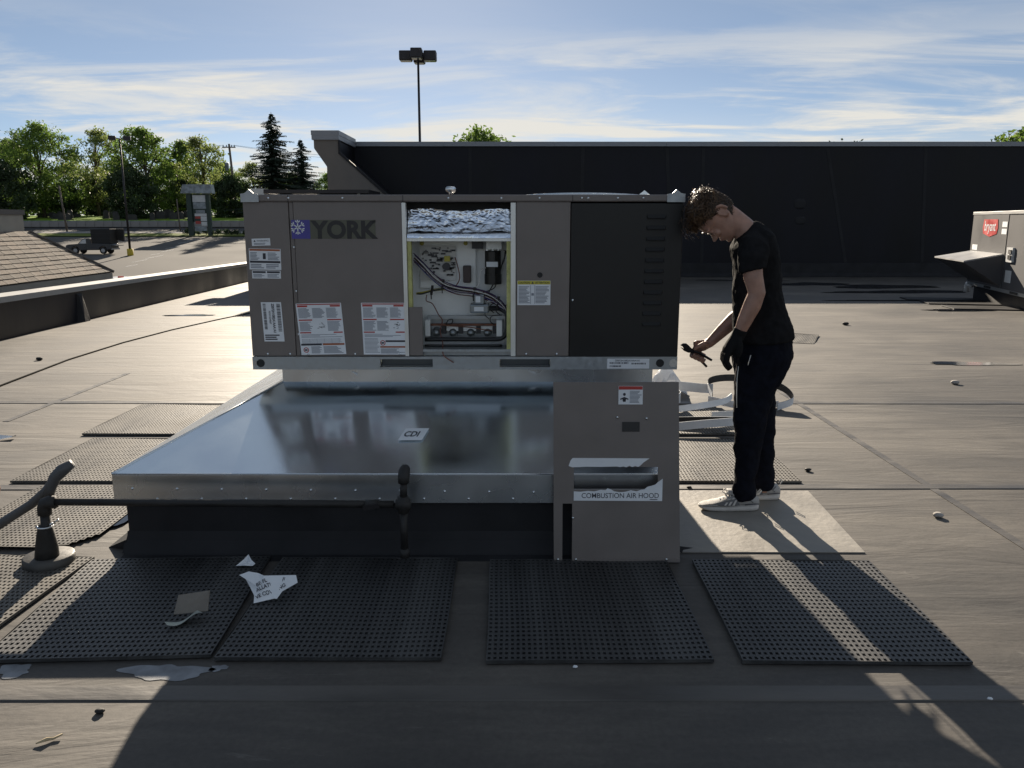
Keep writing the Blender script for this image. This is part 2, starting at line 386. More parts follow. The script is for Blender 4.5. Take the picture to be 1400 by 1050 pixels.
# left parapet
pr = thing('parapet', (par_x(10), 10, 0), 'low black membrane parapet with white metal cap along the left roof edge', 'parapet')
t = .12
def par_sweep(nm, m, sect, ya, yb):
    ys = [ya] + ([8] if ya < 8 < yb else []) + [yb]; b = MB()
    b.rings([[Vector((par_x(y)+dx, y, z + roof_z(y))) for dx, z in sect] for y in ys]); return b.build(nm, m, pr)
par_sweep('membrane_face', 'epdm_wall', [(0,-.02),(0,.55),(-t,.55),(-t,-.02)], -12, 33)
par_sweep('outer_wall', 'beige', [(-.02,-4.0),(-.02,-.021),(-t+.01,-.021),(-t+.01,-4.0)], -12, 33)
yy = -12
while yy < 33:
    par_sweep('cap_section', 'white_cap', [(.03,.50),(.03,.580),(-t-.03,.61),(-t-.03,.50),(-t-.022,.50),(-t-.022,.552),(.022,.552),(.022,.50)], yy+.003, yy+2.997); yy += 3
b = MB(); bx = par_x(13.2); rz_ = roof_z(13.2)
b.add([(bx+.01,13.05,rz_),(bx+.12,13.1,rz_),(bx+.1,13.3,rz_),(bx-.02,13.4,rz_),(bx+.02,13.1,rz_+.46),(bx+.03,13.16,rz_+.42),(bx+.03,13.25,rz_+.42),(bx+.0,13.3,rz_+.46)],[(0,1,5,4),(1,2,6,5),(2,3,7,6),(3,0,4,7),(4,5,6,7)]); b.build('flashing_fold', 'epdm', pr)

# tall back wall
WY = 22.7
bw = thing('facade_wall', (12, WY, 0), 'tall black membrane-clad back of the shop front wall across the roof', 'wall')
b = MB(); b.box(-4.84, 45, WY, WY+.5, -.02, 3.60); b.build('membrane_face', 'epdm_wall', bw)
b = MB(); b.box(-4.83, 45, WY+.03, WY+.49, -4.2, -.021); b.build('lower_wall', 'beige', bw)
b = MB(); b.prism([(0,WY-.001,.38),(0,WY-.03,.36),(0,WY-.035,.10),(0,WY-.14,0.001),(0,WY-.001,0.001)], (-2.9,0,0), (45,0,0)); b.build('base_flashing', 'epdm', bw)
x = -4.93; i = 0
while x < 45:
    xe = x + 3.05; b = MB(); b.prism([(0,WY-.06,3.54),(0,WY-.06,3.66),(0,WY+.56,3.69),(0,WY+.56,3.54),(0,WY+.545,3.54),(0,WY+.545,3.61),(0,WY-.045,3.61),(0,WY-.045,3.54)], (x+.003,0,0), (xe-.003,0,0)); b.build('cap_section', 'grey_cap', bw); x = xe
for sx, lean in ((-1.2,0),(1.9,0),(4.2,.25),(5.2,.1),(8.6,.75),(11.3,.2)):
    b = MB(); b.add([(sx,WY-.006,3.5),(sx+.09,WY-.006,3.5),(sx+.09+lean,WY-.006,.39),(sx+lean,WY-.006,.39),(sx,WY-.0005,3.5),(sx+.09,WY-.0005,3.5),(sx+.09+lean,WY-.0005,.39),(sx+lean,WY-.0005,.39)],[(0,1,2,3),(0,3,7,4),(1,5,6,2)]); b.build('seam_strip', 'epdm', bw)
for px, pz, w, h in ((8.0,2.0,.35,.32),(8.05,1.55,.33,.25),(6.7,1.05,.45,.22)):
    b = MB(); b.ball((px,WY-.0,pz), w/2, .004, h/2, 14, 6); b.build('membrane_patch', 'epdm', bw, True)

# left wing of the wall (stuccoed end with a raking membrane side)
wg = thing('wall_wing', (-4.3, 20.5, 0), 'beige stucco wing with sloped black flank at the left end of the back wall', 'wall')
Yw = 20.5
face = [(-4.90,3.50),(-4.90,3.30),(-4.60,2.86),(-4.60,-4.2),(-1.1,-4.2),(-1.1,.0),(-1.55,.72),(-3.28,2.28),(-4.30,3.17),(-4.30,3.66),(-4.90,3.66)]
b = MB(); b.prism([(x,0,z) for x,z in face], (0,Yw,0), (0,Yw+.12,0)); b.build('stucco_face', 'stucco', wg)
fl = [(-4.58,2.84),(-4.58,-.02),(-1.12,-.02),(-1.57,.70),(-3.30,2.26),(-4.32,3.15),(-4.32,3.60),(-4.86,3.60),(-4.86,3.30)]
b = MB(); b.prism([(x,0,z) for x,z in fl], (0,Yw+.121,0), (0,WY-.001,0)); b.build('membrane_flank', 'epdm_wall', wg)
b = MB(); b.box(-4.95,-4.26,Yw-.05,WY-.07,3.61,3.72); b.box(-4.94,-4.27,Yw-.045,WY-.075,3.50,3.61); b.build('cap', 'grey_cap', wg)
b = MB()
fl2 = [(-1.50,.74),(-3.24,2.31),(-4.255,3.2),(-4.255,3.48),(-4.30,3.48),(-4.30,3.17),(-3.28,2.265),(-1.55,.70)]
b.prism([(x,0,z) for x,z in fl2], (0,Yw-.02,0), (0,Yw+.10,0)); b.build('edge_flashing', 'epdm', wg)

# distant roof unit seen over the top of the main unit
du = thing('far_rooftop_unit', (-4.6, 19.3, 0), 'low dark rooftop unit in the distance, only its flat lid showing over the big unit', 'hvac unit')
b = MB(); b.box(-5.7,-3.4,18.4,19.8,.12,1.9); b.build('cabinet', 'casing', du, bevel=.01)
b = MB(); b.box(-5.75,-3.35,18.35,19.85,1.9,2.02); b.build('lid', 'casing_black', du)
b = MB(); b.box(-5.95,-5.6,18.5,18.9,1.75,2.25); b.build('control_box', 'galv_dull', du)
b = MB(); b.box(-5.55,-3.2,18.3,19.9,2.14,2.22); b.build('rain_cover', 'dark_metal', du)
for x in (-5.3,-4.4,-3.5):
    b = MB(); b.box(x,x+.06,18.5,19.6,2.02,2.14); b.build('standoff', 'galv_dull', du)
b = MB(); b.box(-5.72,-3.38,18.38,19.82,.002,.12); b.build('curb', 'epdm', du)

for o_ in (bw, wg, du): farther(o_, 1.264)
# ------------------------------------------------------------------ neighbouring building with shingle skirt
nb = thing('neighbour_building', (-13, 12, -4.2), 'neighbouring building with brown shingle skirt roof and beige walls', 'building')
EX, EY, EZ = -8.95, 18.0, .42; w = 1.10; TZ = 1.30; y0 = 2
b = MB(); b.box(-20, EX-.35, y0, EY-.35, -4.2, .27); b.build('wall', 'beige', nb)
b = MB(); b.box(-20, EX-.001, y0, EY-.001, .272, .40); b.build('fascia', 'beige', nb)
b = MB(); b.add([(EX,y0,EZ-.015),(EX,EY,EZ-.015),(-20,EY,EZ-.015),(-20,y0,EZ-.015),(EX-w,y0,TZ-.015),(EX-w,EY-w,TZ-.015),(-20,EY-w,TZ-.015),(-20,y0,TZ-.015)],[(0,1,5,4),(1,2,6,5),(4,5,6,7),(0,3,2,1),(0,4,7,3),(2,3,7,6)]); rf = b.build('skirt_roof', 'shingle', nb)
b = MB(); b.box(-20, EX-w-.06, y0, EY-w-.06, TZ-.012, 1.66); b.build('parapet_box', 'beige', nb)
b = MB(); b.box(-20.1, EX-w-.03, y0, EY-w-.03, 1.66, 1.76); b.build('parapet_cap', 'stucco', nb)
# single shingles, laid in courses up the slope that faces our roof
rows = 11; sl = Vector((-w, 0, TZ-EZ)); slope = sl.length; su = sl.normalized(); nrm = Vector((su.z, 0, -su.x)); ex = slope / rows
sm = []
for k in range(3):
    q = MB(); L = ex * 1.25; W = .158
    q.add([Vector((0,0,0))+nrm*.016, Vector((0,2*W-.012,0))+nrm*.016, Vector((0,2*W-.012,0))+su*L+nrm*.003, su*L+nrm*.003, nrm*.002, Vector((0,2*W-.012,0))+nrm*.002],[(0,1,2,3),(4,5,1,0),(1,5,2),(4,0,3)])
    me = q.mesh('shingle'); mm = mat('shingle_%d' % k, [(.16,.135,.11),(.125,.105,.088),(.19,.155,.125)][k], .95, 0, .3, 6, .5, 50); me.materials.append(mm); sm.append(me)
for r in range(rows):
    base = Vector((EX+.004, 0, EZ)) + su * (r*ex); y_hi = EY - w*(r/rows)
    y = y_hi - .316 - (r % 2) * .158
    while y > 12.4:
        o = link('shingle', random.choice(sm), None, rf, base + Vector((0, y, 0)) + nrm * random.uniform(0, .004)); y -= .316
b = MB()
hp0 = Vector((EX,EY,EZ)); hp1 = Vector((EX-w,EY-w,TZ))
b.tube([hp0+Vector((.02,.02,.0)), hp1+Vector((.0,.0,.02))], .035, 6); b.build('hip_cap', 'shingle_1', nb)

# ------------------------------------------------------------------ second rooftop unit, right edge
br = thing('rooftop_unit_beside_wall', (8.8, 15.5, 0), 'light grey rooftop unit with red badge and open intake hood at right', 'hvac unit')
e1 = Vector((-.236,-.972,0)); e2 = Vector((-.972,.236,0)); C0 = Vector((8.8,15.5,0)); UP = Vector((0,0,1))
def bp_(t, o, z): return C0 + e1*t + e2*o + UP*z
def bbox(t0,t1,o0,o1,z0,z1, mb=None, mi=0):
    mb = mb or MB(); c = bp_((t0+t1)/2,(o0+o1)/2,(z0+z1)/2); return mb.obox(c, e1*(t1-t0)/2, e2*(o1-o0)/2, UP*(z1-z0)/2, mi)
bbox(.02,4.6,-2.4,-.02,.35,1.64).build('cabinet', 'bryant_case', br)
bbox(-.03,4.65,-2.45,.02,1.642,1.70).build('top_panel', 'white_cap', br, bevel=.008)
bbox(.0,1.88,-.02,.012,.40,1.64).build('end_panel', 'bryant_case', br)
bbox(1.9,4.6,-.02,.004,.40,1.64).build('side_panel', 'bryant_case', br)
bbox(.1,4.5,-2.3,-.1,.0,.35).build('curb', 'epdm', br)
bbox(.0,4.6,-.04,.0,.34,.40).build('base_rail', 'galv_dull', br)
for t_ in (1.0, 2.3): bbox(t_,t_+.35,-.001,.006,.35,.39).build('fork_slot', 'dark_inside', br)
b = MB(); h0,h1 = [bp_(t_,.013,.97) for t_ in (.05,1.82)]; k0,k1 = [bp_(t_,.62,.85) for t_ in (.0,1.86)]
b.prism([h0,h1,k1,k0],(0,0,-.012),(0,0,.012)); b.build('hood_top', 'hood_metal', br)
b = MB(); lo0,lo1 = bp_(.05,.013,.44), bp_(1.82,.013,.44)
b.add([h0-UP*.013,k0-UP*.013,lo0,h1-UP*.013,k1-UP*.013,lo1],[(0,1,2),(3,5,4),(1,4,5,2)]); b.build('hood_body', 'bryant_case', br)
b = MB(); cc = bp_(1.02,.0145,1.42)
def bpl(u, v): return cc + e1*u + UP*v + e2*.001
b.add([bpl(u,v)+e2*d for d in (-.002,.004) for u,v in ((-.36,.14),(.36,.14),(.40,0),(.36,-.11),(0,-.165),(-.36,-.11),(-.40,0))],[(7,8,9,10,11,12,13),(0,1,8,7),(1,2,9,8),(2,3,10,9),(3,4,11,10),(4,5,12,11),(5,6,13,12),(6,0,7,13)],0)
text_mb(b, 'bryant', .25, lambda u,v: bpl(u,v-.06)+e2*.007, 1, .0005, 'CENTER', .92)
b.build('badge', ['bryant_red','paper'], br, recalc=False)
for t0,t1,z0,z1 in ((1.62,1.86,1.43,1.52),(1.62,1.86,1.31,1.40),(.12,.42,1.0,1.1)): bbox(t0,t1,.013,.016,z0,z1).build('sticker', 'paper', br)
bb = bbox(2.0,2.28,.004,.007,.52,.72); bb.build('sticker', 'sign_white', br)
dc = bbox(2.05,2.32,.005,.04,.86,1.1); dc.build('outlet_box', 'sign_white', br)
for z in (.94,1.03): bbox(2.16,2.29,.041,.055,z-.035,z+.035).build('outlet_cover', 'dark_metal', br)
dr = MB(); dr.tube([bp_(-.02,-.1,.32),bp_(-.3,-.1,.32),bp_(-.34,-.1,.28),bp_(-.34,-.1,.16)], .05, 10); dr.build('drain_elbow', 'sign_white', br, True)
farther(br, 1.18)

# ------------------------------------------------------------------ curb, metal adapter and main unit
FY = 3.87                                             # front plane of the main unit
cb = thing('roof_curb', (-.53, 4.5, 0), 'black membrane-wrapped roof curb under the shiny metal adapter', 'roof curb')
CX0, CX1, CY0, CY1 = -1.80, .725, 3.525, 6.25
b = MB(); b.box(CX0, CX1, CY0, CY1, .0, .33); b.build('curb_wall', 'epdm', cb, bevel=.012)
b = MB(); b.prism([(0,CY0-.001,.0),(0,CY0-.001,.10),(0,CY0-.012,.06),(0,CY0-.06,.006),(0,CY0-.12,.0)], (CX0-.002,0,0), (CX1+.002,0,0)); b.build('front_flashing', 'epdm', cb)
b = MB(); b.add([(CX0-.001,CY0+.01,0),(CX0-.001,CY1,0),(CX0-.12,CY1,.001),(CX0-.12,CY0+.04,.001),(CX0-.001,CY0+.01,.10),(CX0-.001,CY1,.10),(CX0-.02,CY1,.05),(CX0-.02,CY0+.015,.05)],[(0,3,7,4),(4,7,6,5),(7,3,2,6),(1,5,6,2)]); b.build('side_flashing', 'epdm', cb)
b = MB(); random.seed(4)
for k in range(60):
    x = random.uniform(CX0-.02, CX1); b.add([(x,CY0-.02,.05),(x+random.uniform(.03,.2),CY0-.035,.03),(x+random.uniform(.0,.1),CY0-.055,.011)],[(0,1,2)])
b.build('sealant_smears', 'epdm', cb)

ad = thing('curb_adapter', (-.53, 4.5, .27), 'shiny galvanised curb adapter sloping out below the open unit', 'curb adapter')
LX0, LX1, LY0, LY1 = -1.835, .752, 3.50, 6.30         # lip
TX0, TX1, TY0, TY1 = -1.260, .771, 4.30, 5.38           # collar
zb, zl, zt, zc = .246, .386, .657, .742
b = MB(); b.add([(LX0,LY0,zl),(LX1,LY0,zl),(TX1,TY0,zt),(TX0,TY0,zt)],[(0,1,2,3)])
def grid_quad(mb, A, B, C, D, n, m, f=None):
    A,B,C,D = map(Vector,(A,B,C,D)); base = []
    for j in range(m+1):
        for i in range(n+1):
            u, v = i/n, j/m; p = (A*(1-u)+B*u)*(1-v) + (D*(1-u)+C*u)*v
            if f: p = p + f(u, v)
            base.append(p)
    mb.add(base, [(j*(n+1)+i, j*(n+1)+i+1, (j+1)*(n+1)+i+1, (j+1)*(n+1)+i) for j in range(m) for i in range(n)])
nsl = Vector((0, -(zt-zl), (TY0-LY0))).normalized()
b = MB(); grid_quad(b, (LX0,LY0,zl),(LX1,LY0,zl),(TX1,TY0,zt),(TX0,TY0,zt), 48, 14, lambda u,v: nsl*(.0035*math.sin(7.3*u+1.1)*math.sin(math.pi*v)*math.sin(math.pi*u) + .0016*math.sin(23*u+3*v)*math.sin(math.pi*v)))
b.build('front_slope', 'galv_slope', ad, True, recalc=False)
b = MB(); b.quad((LX0,LY1,zl),(LX0,LY0,zl),(TX0,TY0,zt),(TX0,TY1,zt)); b.build('left_slope', 'galv', ad, recalc=False)
b = MB(); b.quad((LX1,LY0,zl),(LX1,LY1,zl),(TX1,TY1,zt),(TX1,TY0,zt)); b.build('right_slope', 'galv', ad, recalc=False)
b = MB(); b.quad((LX1,LY1,zl),(LX0,LY1,zl),(TX0,TY1,zt),(TX1,TY1,zt)); b.build('back_slope', 'galv', ad, recalc=False)
b = MB(); b.box(TX0,TX1,TY0,TY1,zt-.01,zc-.002); b.build('collar', 'galv', ad)
def lip(nm, P): 
    bb = MB(); bb.box(*P); return bb.build(nm, 'galv', ad, bevel=.003)
lip('front_lip', (LX0,LX1,LY0-.004,LY0+.004,zb,zl-.0005)); lip('left_lip', (LX0-.003,LX0+.004,LY0+.0045,LY1,zb,zl-.0005)); lip('right_lip', (LX1-.004,LX1+.003,LY0+.0045,LY1,zb,zl-.0005)); lip('back_lip', (LX0,LX1,LY1+.0005,LY1+.007,zb,zl-.0005))
q = MB(); q.ball((0,0,0), .0058, .004, .0058, 8, 6); scr = q.mesh('screw'); scr.materials.append(MAT['galv']); scr.polygons.foreach_set('use_smooth', [True]*len(scr.polygons))
for i in range(12):
    x = LX0 + .09 + i * .205
    link('screw', scr, None, ad, (x, LY0-.006, .318 - .002*i))
    link('screw', scr, None, ad, (x+.11, LY0-.006, .268))
# rolled bead on the lip's top edge
b = MB(); b.tube([(LX0,LY0-.001,zl),(LX1,LY0-.001,zl)], .004, 6); b.build('front_bead', 'galv', ad, True)
b = MB(); b.tube([(LX0,LY0,zl+.001),(TX0,TY0,zt+.001)], .005, 6); b.build('hip_bead', 'galv', ad, True)
# maker sticker on the slope
b = MB(); U = Vector((1,0,0)); V = Vector((0,TY0-LY0,zt-zl)).normalized(); c0 = Vector((-.556,LY0,zl)) + V*((3.755-LY0)/V.y) + nsl*.0042
def slp(u,v): return c0 + U*(u+.25*v) + V*v
b.prism([slp(0,0),slp(.117,0),slp(.117,.105),slp(0,.105)], -nsl*.0004, nsl*.0004, 0)
text_mb(b, 'CDI', .042, lambda u,v: slp(u+.012, v*1.5+.032)+nsl*.001, 1, .0012, 'LEFT', 1.05)
b.build('maker_sticker', ['paper','ink'], ad, recalc=False)
for (u,v,w) in ((-.90,.722,.052),(.068,.727,.058)):
    b = MB(); b.add([(u,TY0-.003,v),(u+w,TY0-.003,v-.015),(u+w+.005,TY0-.003,v-.032),(u+.018,TY0-.003,v-.006)],[(0,1,2,3)]); b.build('tape_scrap', 'paper', ad)

# ---- main unit
un = thing('main_rooftop_unit', (-.23, 4.44, .806), 'large brown-grey rooftop heating unit with its access panel off showing wiring', 'hvac unit')
UX0, UX1, UY1 = -1.276, .813, 5.01; Z0, Z1 = .872, 1.612
def part(nm, m, x0,x1,y0,y1,z0,z1, bev=0, parent=None):
    bb = MB(); bb.box(x0,x1,y0,y1,z0,z1); return bb.build(nm, m, parent or un, bevel=bev)
part('corner_panel','casing', UX0,-1.062,FY,FY+.05,Z0,Z1,.003)
part('corner_post','casing', -1.060,-1.040,FY+.006,FY+.05,Z0,Z1,.002)
part('blower_panel','casing', -1.038,-.524,FY,FY+.03,Z0,Z1,.003)
part('heater_panel','casing', .020,.278,FY,FY+.03,Z0,Z1,.003)
part('condenser_panel','casing_black', .281,.813,FY-.004,FY+.03,Z0-.004,Z1-.006,.003)
part('left_side','casing', UX0,UX0+.02,FY+.0505,UY1,Z0,Z1); part('right_side','casing_black', UX1-.02,UX1,FY+.0305,UY1,Z0,Z1)
part('back_panel','casing', UX0+.0205,UX1-.0205,UY1-.02,UY1,Z0,Z1)
part('floor_pan','galv_dull', UX0+.0205,UX1-.0205,FY+.032,UY1-.0205,Z0,Z0+.02)
part('bulkhead','pale_metal', -.545,-.528,FY+.0305,4.40,Z0+.0205,Z1); part('bulkhead','pale_metal', .022,.04,FY+.0305,4.40,Z0+.0205,Z1)
tp = part('top_lid','casing', UX0-.006,UX1+.006,FY-.008,UY1+.008,1.6125,1.645,.006)
for x in (-1.06,-.517,.285):
    part('lid_seam','dark_inside', x,x+.003,FY-.0085,FY-.0079,1.6135,1.6425, 0, tp)
# corner brackets and lifting peak
def bracket(x, dirx):
    bb = MB(); z = 1.6455
    bb.prism([(x,0,z-.035),(x+dirx*.085,0,z-.035),(x+dirx*.085,0,z+.002),(x+dirx*.062,0,z+.006),(x+dirx*.042,0,z+.024),(x+dirx*.020,0,z+.006),(x,0,z+.003)], (0,FY-.0135,0), (0,FY-.0085,0))
    bb.add([(x+dirx*.020,FY-.0085,z+.006),(x+dirx*.042,FY-.0085,z+.024),(x+dirx*.062,FY-.0085,z+.006),(x+dirx*.042,FY+.07,z+.002)],[(0,1,3),(1,2,3)])
    return bb.build('corner_bracket', 'galv_dull', un)
bracket(UX0-.004, 1); bracket(UX1+.004, -1)
b = MB(); b.add([(.60,FY-.004,1.6455),(.625,FY-.004,1.665),(.65,FY-.004,1.6455),(.625,FY+.06,1.6455)],[(0,1,3),(1,2,3),(0,1,2)]); b.build('bracket_peak', 'galv', un)
b = MB(); b.tube([(-.292,FY+.03,1.6455),(-.292,FY+.03,1.668)], .008, 10); b.tube([(-.302,FY+.0,1.670),(-.280,FY+.05,1.670)], .014, 12); b.tube([(-.3035,FY-.004,1.670),(-.302,FY-.0005,1.670)], .010, 12); b.build('pressure_port', 'galv', un, True)
# condenser fan guard on the lid
fg = MB(); fc = (.37, 4.42)
for k in range(7):
    r = .08 + k*.048; zz_ = 1.6455 + .020*(1-(r/.40)**2)
    fg.tube([(fc[0]+r*math.cos(a), fc[1]+r*math.sin(a), zz_+.004) for a in [2*math.pi*i/36 for i in range(37)]], .0028, 5, 0, False)
for k in range(12):
    a = 2*math.pi*k/12; fg.tube([(fc[0]+r*math.cos(a), fc[1]+r*math.sin(a), 1.6455+.020*(1-(r/.40)**2)) for r in (.05,.15,.25,.33,.39)], .003, 5)
fg.build('fan_guard', 'galv', un, True)
b = MB(); b.tube([(fc[0],fc[1],1.6452),(fc[0],fc[1],1.650)], .37, 32); b.build('fan_opening', 'dark_inside', un)
# lid screws
for x in (-1.15,-1.055,-.8,-.3,-.05,.13,.33,.36,.5,.62): link('screw', scr, None, un, (x, FY-.009, 1.629))
for x in (-1.2,-1.09,-1.0,-.77,-.55,.07,.22): link('screw', scr, None, un, (x, FY-.002, .884))
for z in (1.40,1.19,.98): link('screw', scr, None, un, (-1.045, FY+.004, z))
# base rail with fork slots
rl = MB(); zr0, zr1 = .806, .8695; yf = FY-.006
SL = [(-.648,-.390),(-.061,.188)]; xs = [UX0]
for a,c in SL: xs += [a, c]
xs.append(UX1+.0)
for i in range(0, len(xs), 2): rl.box(xs[i], xs[i+1], yf, yf+.004, zr0, zr1)
for a,c in SL: rl.box(a-.0, c, yf, yf+.004, zr0, zr0+.012); rl.box(a, c, yf, yf+.004, zr1-.012, zr1)
rl.box(UX0, UX1, yf+.004, yf+.05, zr0, zr0+.004); rl.box(UX0, UX1, yf+.004, yf+.05, zr1-.004, zr1)
rl.build('base_rail', 'galv_dull', un)
for nm_, x0_, x1_ in (('side_rail', UX0, UX0+.004), ('side_rail', UX1-.004, UX1)): part(nm_, 'galv_dull', x0_, x1_, yf+.051, UY1, zr0, zr1)
part('back_rail', 'galv_dull', UX0+.005, UX1-.005, UY1-.004, UY1, zr0, zr1)
for a,c in SL:
    bb = MB(); bb.box(a+.002,c-.002,yf+.03,yf+.034,zr0+.0125,zr1-.0125); bb.box(a+.002,c-.002,yf+.012,yf+.03,zr0+.0125,zr0+.022); bb.build('fork_pocket', 'pocket', un)
for x, m_ in ((.728,'dark_inside'),(.793,'galv'),(-1.236,'dark_inside'),(-1.262,'stone')):
    bb = MB(); bb.tube([(x,yf-.0015,.838),(x,yf+.001,.838)], .020 if x > -1.25 else .012, 20); bb.build('lift_hole', m_, un)
# louvres in the dark panel
for i in range(11):
    z = 1.545 - i*.0512; x0_ = .640 - .0008*i; bb = MB()
    bb.add([(x0_,FY-.0045,z-.010),(x0_+.092,FY-.0045,z-.010),(x0_+.092,FY-.0045,z+.008),(x0_,FY-.0045,z+.008),(x0_+.006,FY-.014,z-.008),(x0_+.086,FY-.014,z-.008)],[(3,2,5,4),(0,3,4),(1,5,2),(0,4,5,1)])
    bb.build('louvre', 'casing_black', un)
    bb = MB(); bb.box(x0_+.004,x0_+.088,FY-.0085,FY-.0046,z-.0145,z-.0102); bb.build('louvre_slot', 'dark_inside', un)
link('screw', scr, None, un, (.294,FY-.006,1.148)); bb = MB(); bb.tube([(.134,FY-.002,1.268),(.134,FY+.001,1.268)], .013, 20); bb.build('plug_hole','dark_inside',un)
# ---- lettering and stickers
def fr(x0, z0, y=None, rot=0.0, sh=0.0):
    y = FY if y is None else y; c_, s_ = math.cos(rot), math.sin(rot)
    return lambda u, v: Vector((x0 + u*c_ - v*s_ + sh*v, y, z0 + u*s_ + v*c_))
LM = ['paper','ink','ink_soft','ink_red','ink_orange','ink_yellow']
def rect(mb, f, u0,u1,v0,v1, d, mi): 
    mb.add([f(u0,v0)-Vector((0,d,0)),f(u1,v0)-Vector((0,d,0)),f(u1,v1)-Vector((0,d,0)),f(u0,v1)-Vector((0,d,0))],[(0,1,2,3)],mi)
def plate(mb, f, w, h, th=.0015):
    vs = [f(u,v)-Vector((0,d,0)) for d in (0,th) for u,v in ((0,0),(w,0),(w,h),(0,h))]
    mb.add(vs,[(4,5,6,7),(0,1,5,4),(1,2,6,5),(2,3,7,6),(3,0,4,7)],0)
def lines(mb, f, u0,u1,v0,v1, n, mi=2, fill=.55, ragged=.35):
    hh = (v1-v0)/n
    for i in range(n):
        e = u1 - (u1-u0)*random.uniform(0, ragged); rect(mb, f, u0, e, v1-(i+1)*hh+hh*(1-fill)/2, v1-i*hh-hh*(1-fill)/2, .0022, mi)
def bars(mb, f, u0,u1,v0,v1, vertical=True):
    p = v0 if vertical else u0; e = v1 if vertical else u1
    while p < e:
        q_ = p + random.choice((.0012,.002,.003,.0042))
        if vertical: rect(mb, f, u0,u1,p,min(q_,e),.0022,1)
        else: rect(mb, f, p,min(q_,e),v0,v1,.0022,1)
        p = q_ + random.choice((.0012,.0018,.003))
def sticker(nm, mb, parent): return mb.build(nm, LM, parent, recalc=False)
random.seed(5)
# emblem and name
b = MB(); f = fr(-1.05, 1.440, FY-.0005); plate(b, f, .40, .088, .0008); b.m = [0]*len(b.f)
rect(b, f, .0, .088, 0, .088, .0012, 1)
for k in range(3):
    a = math.pi*k/3 + math.pi/6; cxx, czz, L_, w_ = .030, .054, .034, .0026
    du_, dv_ = math.cos(a), math.sin(a); nu_, nv_ = -dv_, du_
    b.add([f(cxx+du_*L_*s1+nu_*w_*s2, czz+dv_*L_*s1+nv_*w_*s2)-Vector((0,.0018,0)) for s1,s2 in ((-1,-1),(1,-1),(1,1),(-1,1))],[(0,1,2,3)],2)
    for sg in (-1,1):
        for t_ in (.6,):
            for br_ in (-1,1):
                p0 = (cxx+du_*L_*sg*t_, czz+dv_*L_*sg*t_); aa = a + (0 if sg>0 else math.pi) + br_*R(48); d2 = (math.cos(aa)*.015, math.sin(aa)*.015); n2 = (-math.sin(aa)*.0024, math.cos(aa)*.0024)
                b.add([f(p0[0]+n2[0]*s2+d2[0]*s1, p0[1]+n2[1]*s2+d2[1]*s1)-Vector((0,.0018,0)) for s1,s2 in ((0,-1),(1,-1),(1,1),(0,1))],[(0,1,2,3)],2)
text_mb(b, 'YORK', .112, lambda u,v: f(u+.100, v+.004)-Vector((0,.0016,0)), 3, .0045, 'LEFT', 1.0)
text_mb(b, '®', .022, lambda u,v: f(u+.385, v+.072)-Vector((0,.0016,0)), 3, 0)
b.build('name_badge', ['logo_tint','ink_blue','paper','logo_grey'], un, recalc=False)
# small caution tags on the corner panel
b = MB(); f = fr(-1.243,1.406,FY,.03); plate(b,f,.088,.034); text_mb(b,'▲ WARNING',.012,lambda u,v:f(u+.008,v+.019)-Vector((0,.0022,0)),1); lines(b,f,.01,.08,.004,.014,2); sticker('sticker',b,un)
b = MB(); f = fr(-1.262,1.295,FY,-.02); plate(b,f,.152,.100); rect(b,f,.003,.149,.089,.098,.0021,4); lines(b,f,.006,.050,.045,.083,6); lines(b,f,.090,.146,.045,.083,6); rect(b,f,.066,.080,.05,.078,.0022,1); rect(b,f,.003,.149,.032,.042,.0021,1); lines(b,f,.006,.070,.005,.028,3); lines(b,f,.08,.146,.005,.028,3); sticker('sticker',b,un)
b = MB(); f = fr(-1.252,1.252,FY,-.01); plate(b,f,.138,.038); rect(b,f,.004,.066,.026,.035,.0021,1); rect(b,f,.072,.134,.026,.035,.0021,1); lines(b,f,.006,.062,.004,.022,3); lines(b,f,.074,.132,.004,.022,3); sticker('sticker',b,un)
# serial sticker with bar codes, print running downwards
b = MB(); f = fr(-1.212,.945,FY,.0,-.035); plate(b,f,.098,.192); bars(b,f,.008,.022,.06,.185); bars(b,f,.074,.092,.05,.185)
text_mb(b,'ZE072H10B2A1AAA1A1',.0175,lambda u,v:f(.050+v, .185-u)-Vector((0,.0022,0)),1,.0006,'LEFT',.80)
text_mb(b,'N1H1234567',.013,lambda u,v:f(.034+v, .15-u)-Vector((0,.0022,0)),1,.0003,'LEFT',.9); lines(b,f,.006,.09,.006,.036,3,1,.6); sticker('serial_sticker',b,un)
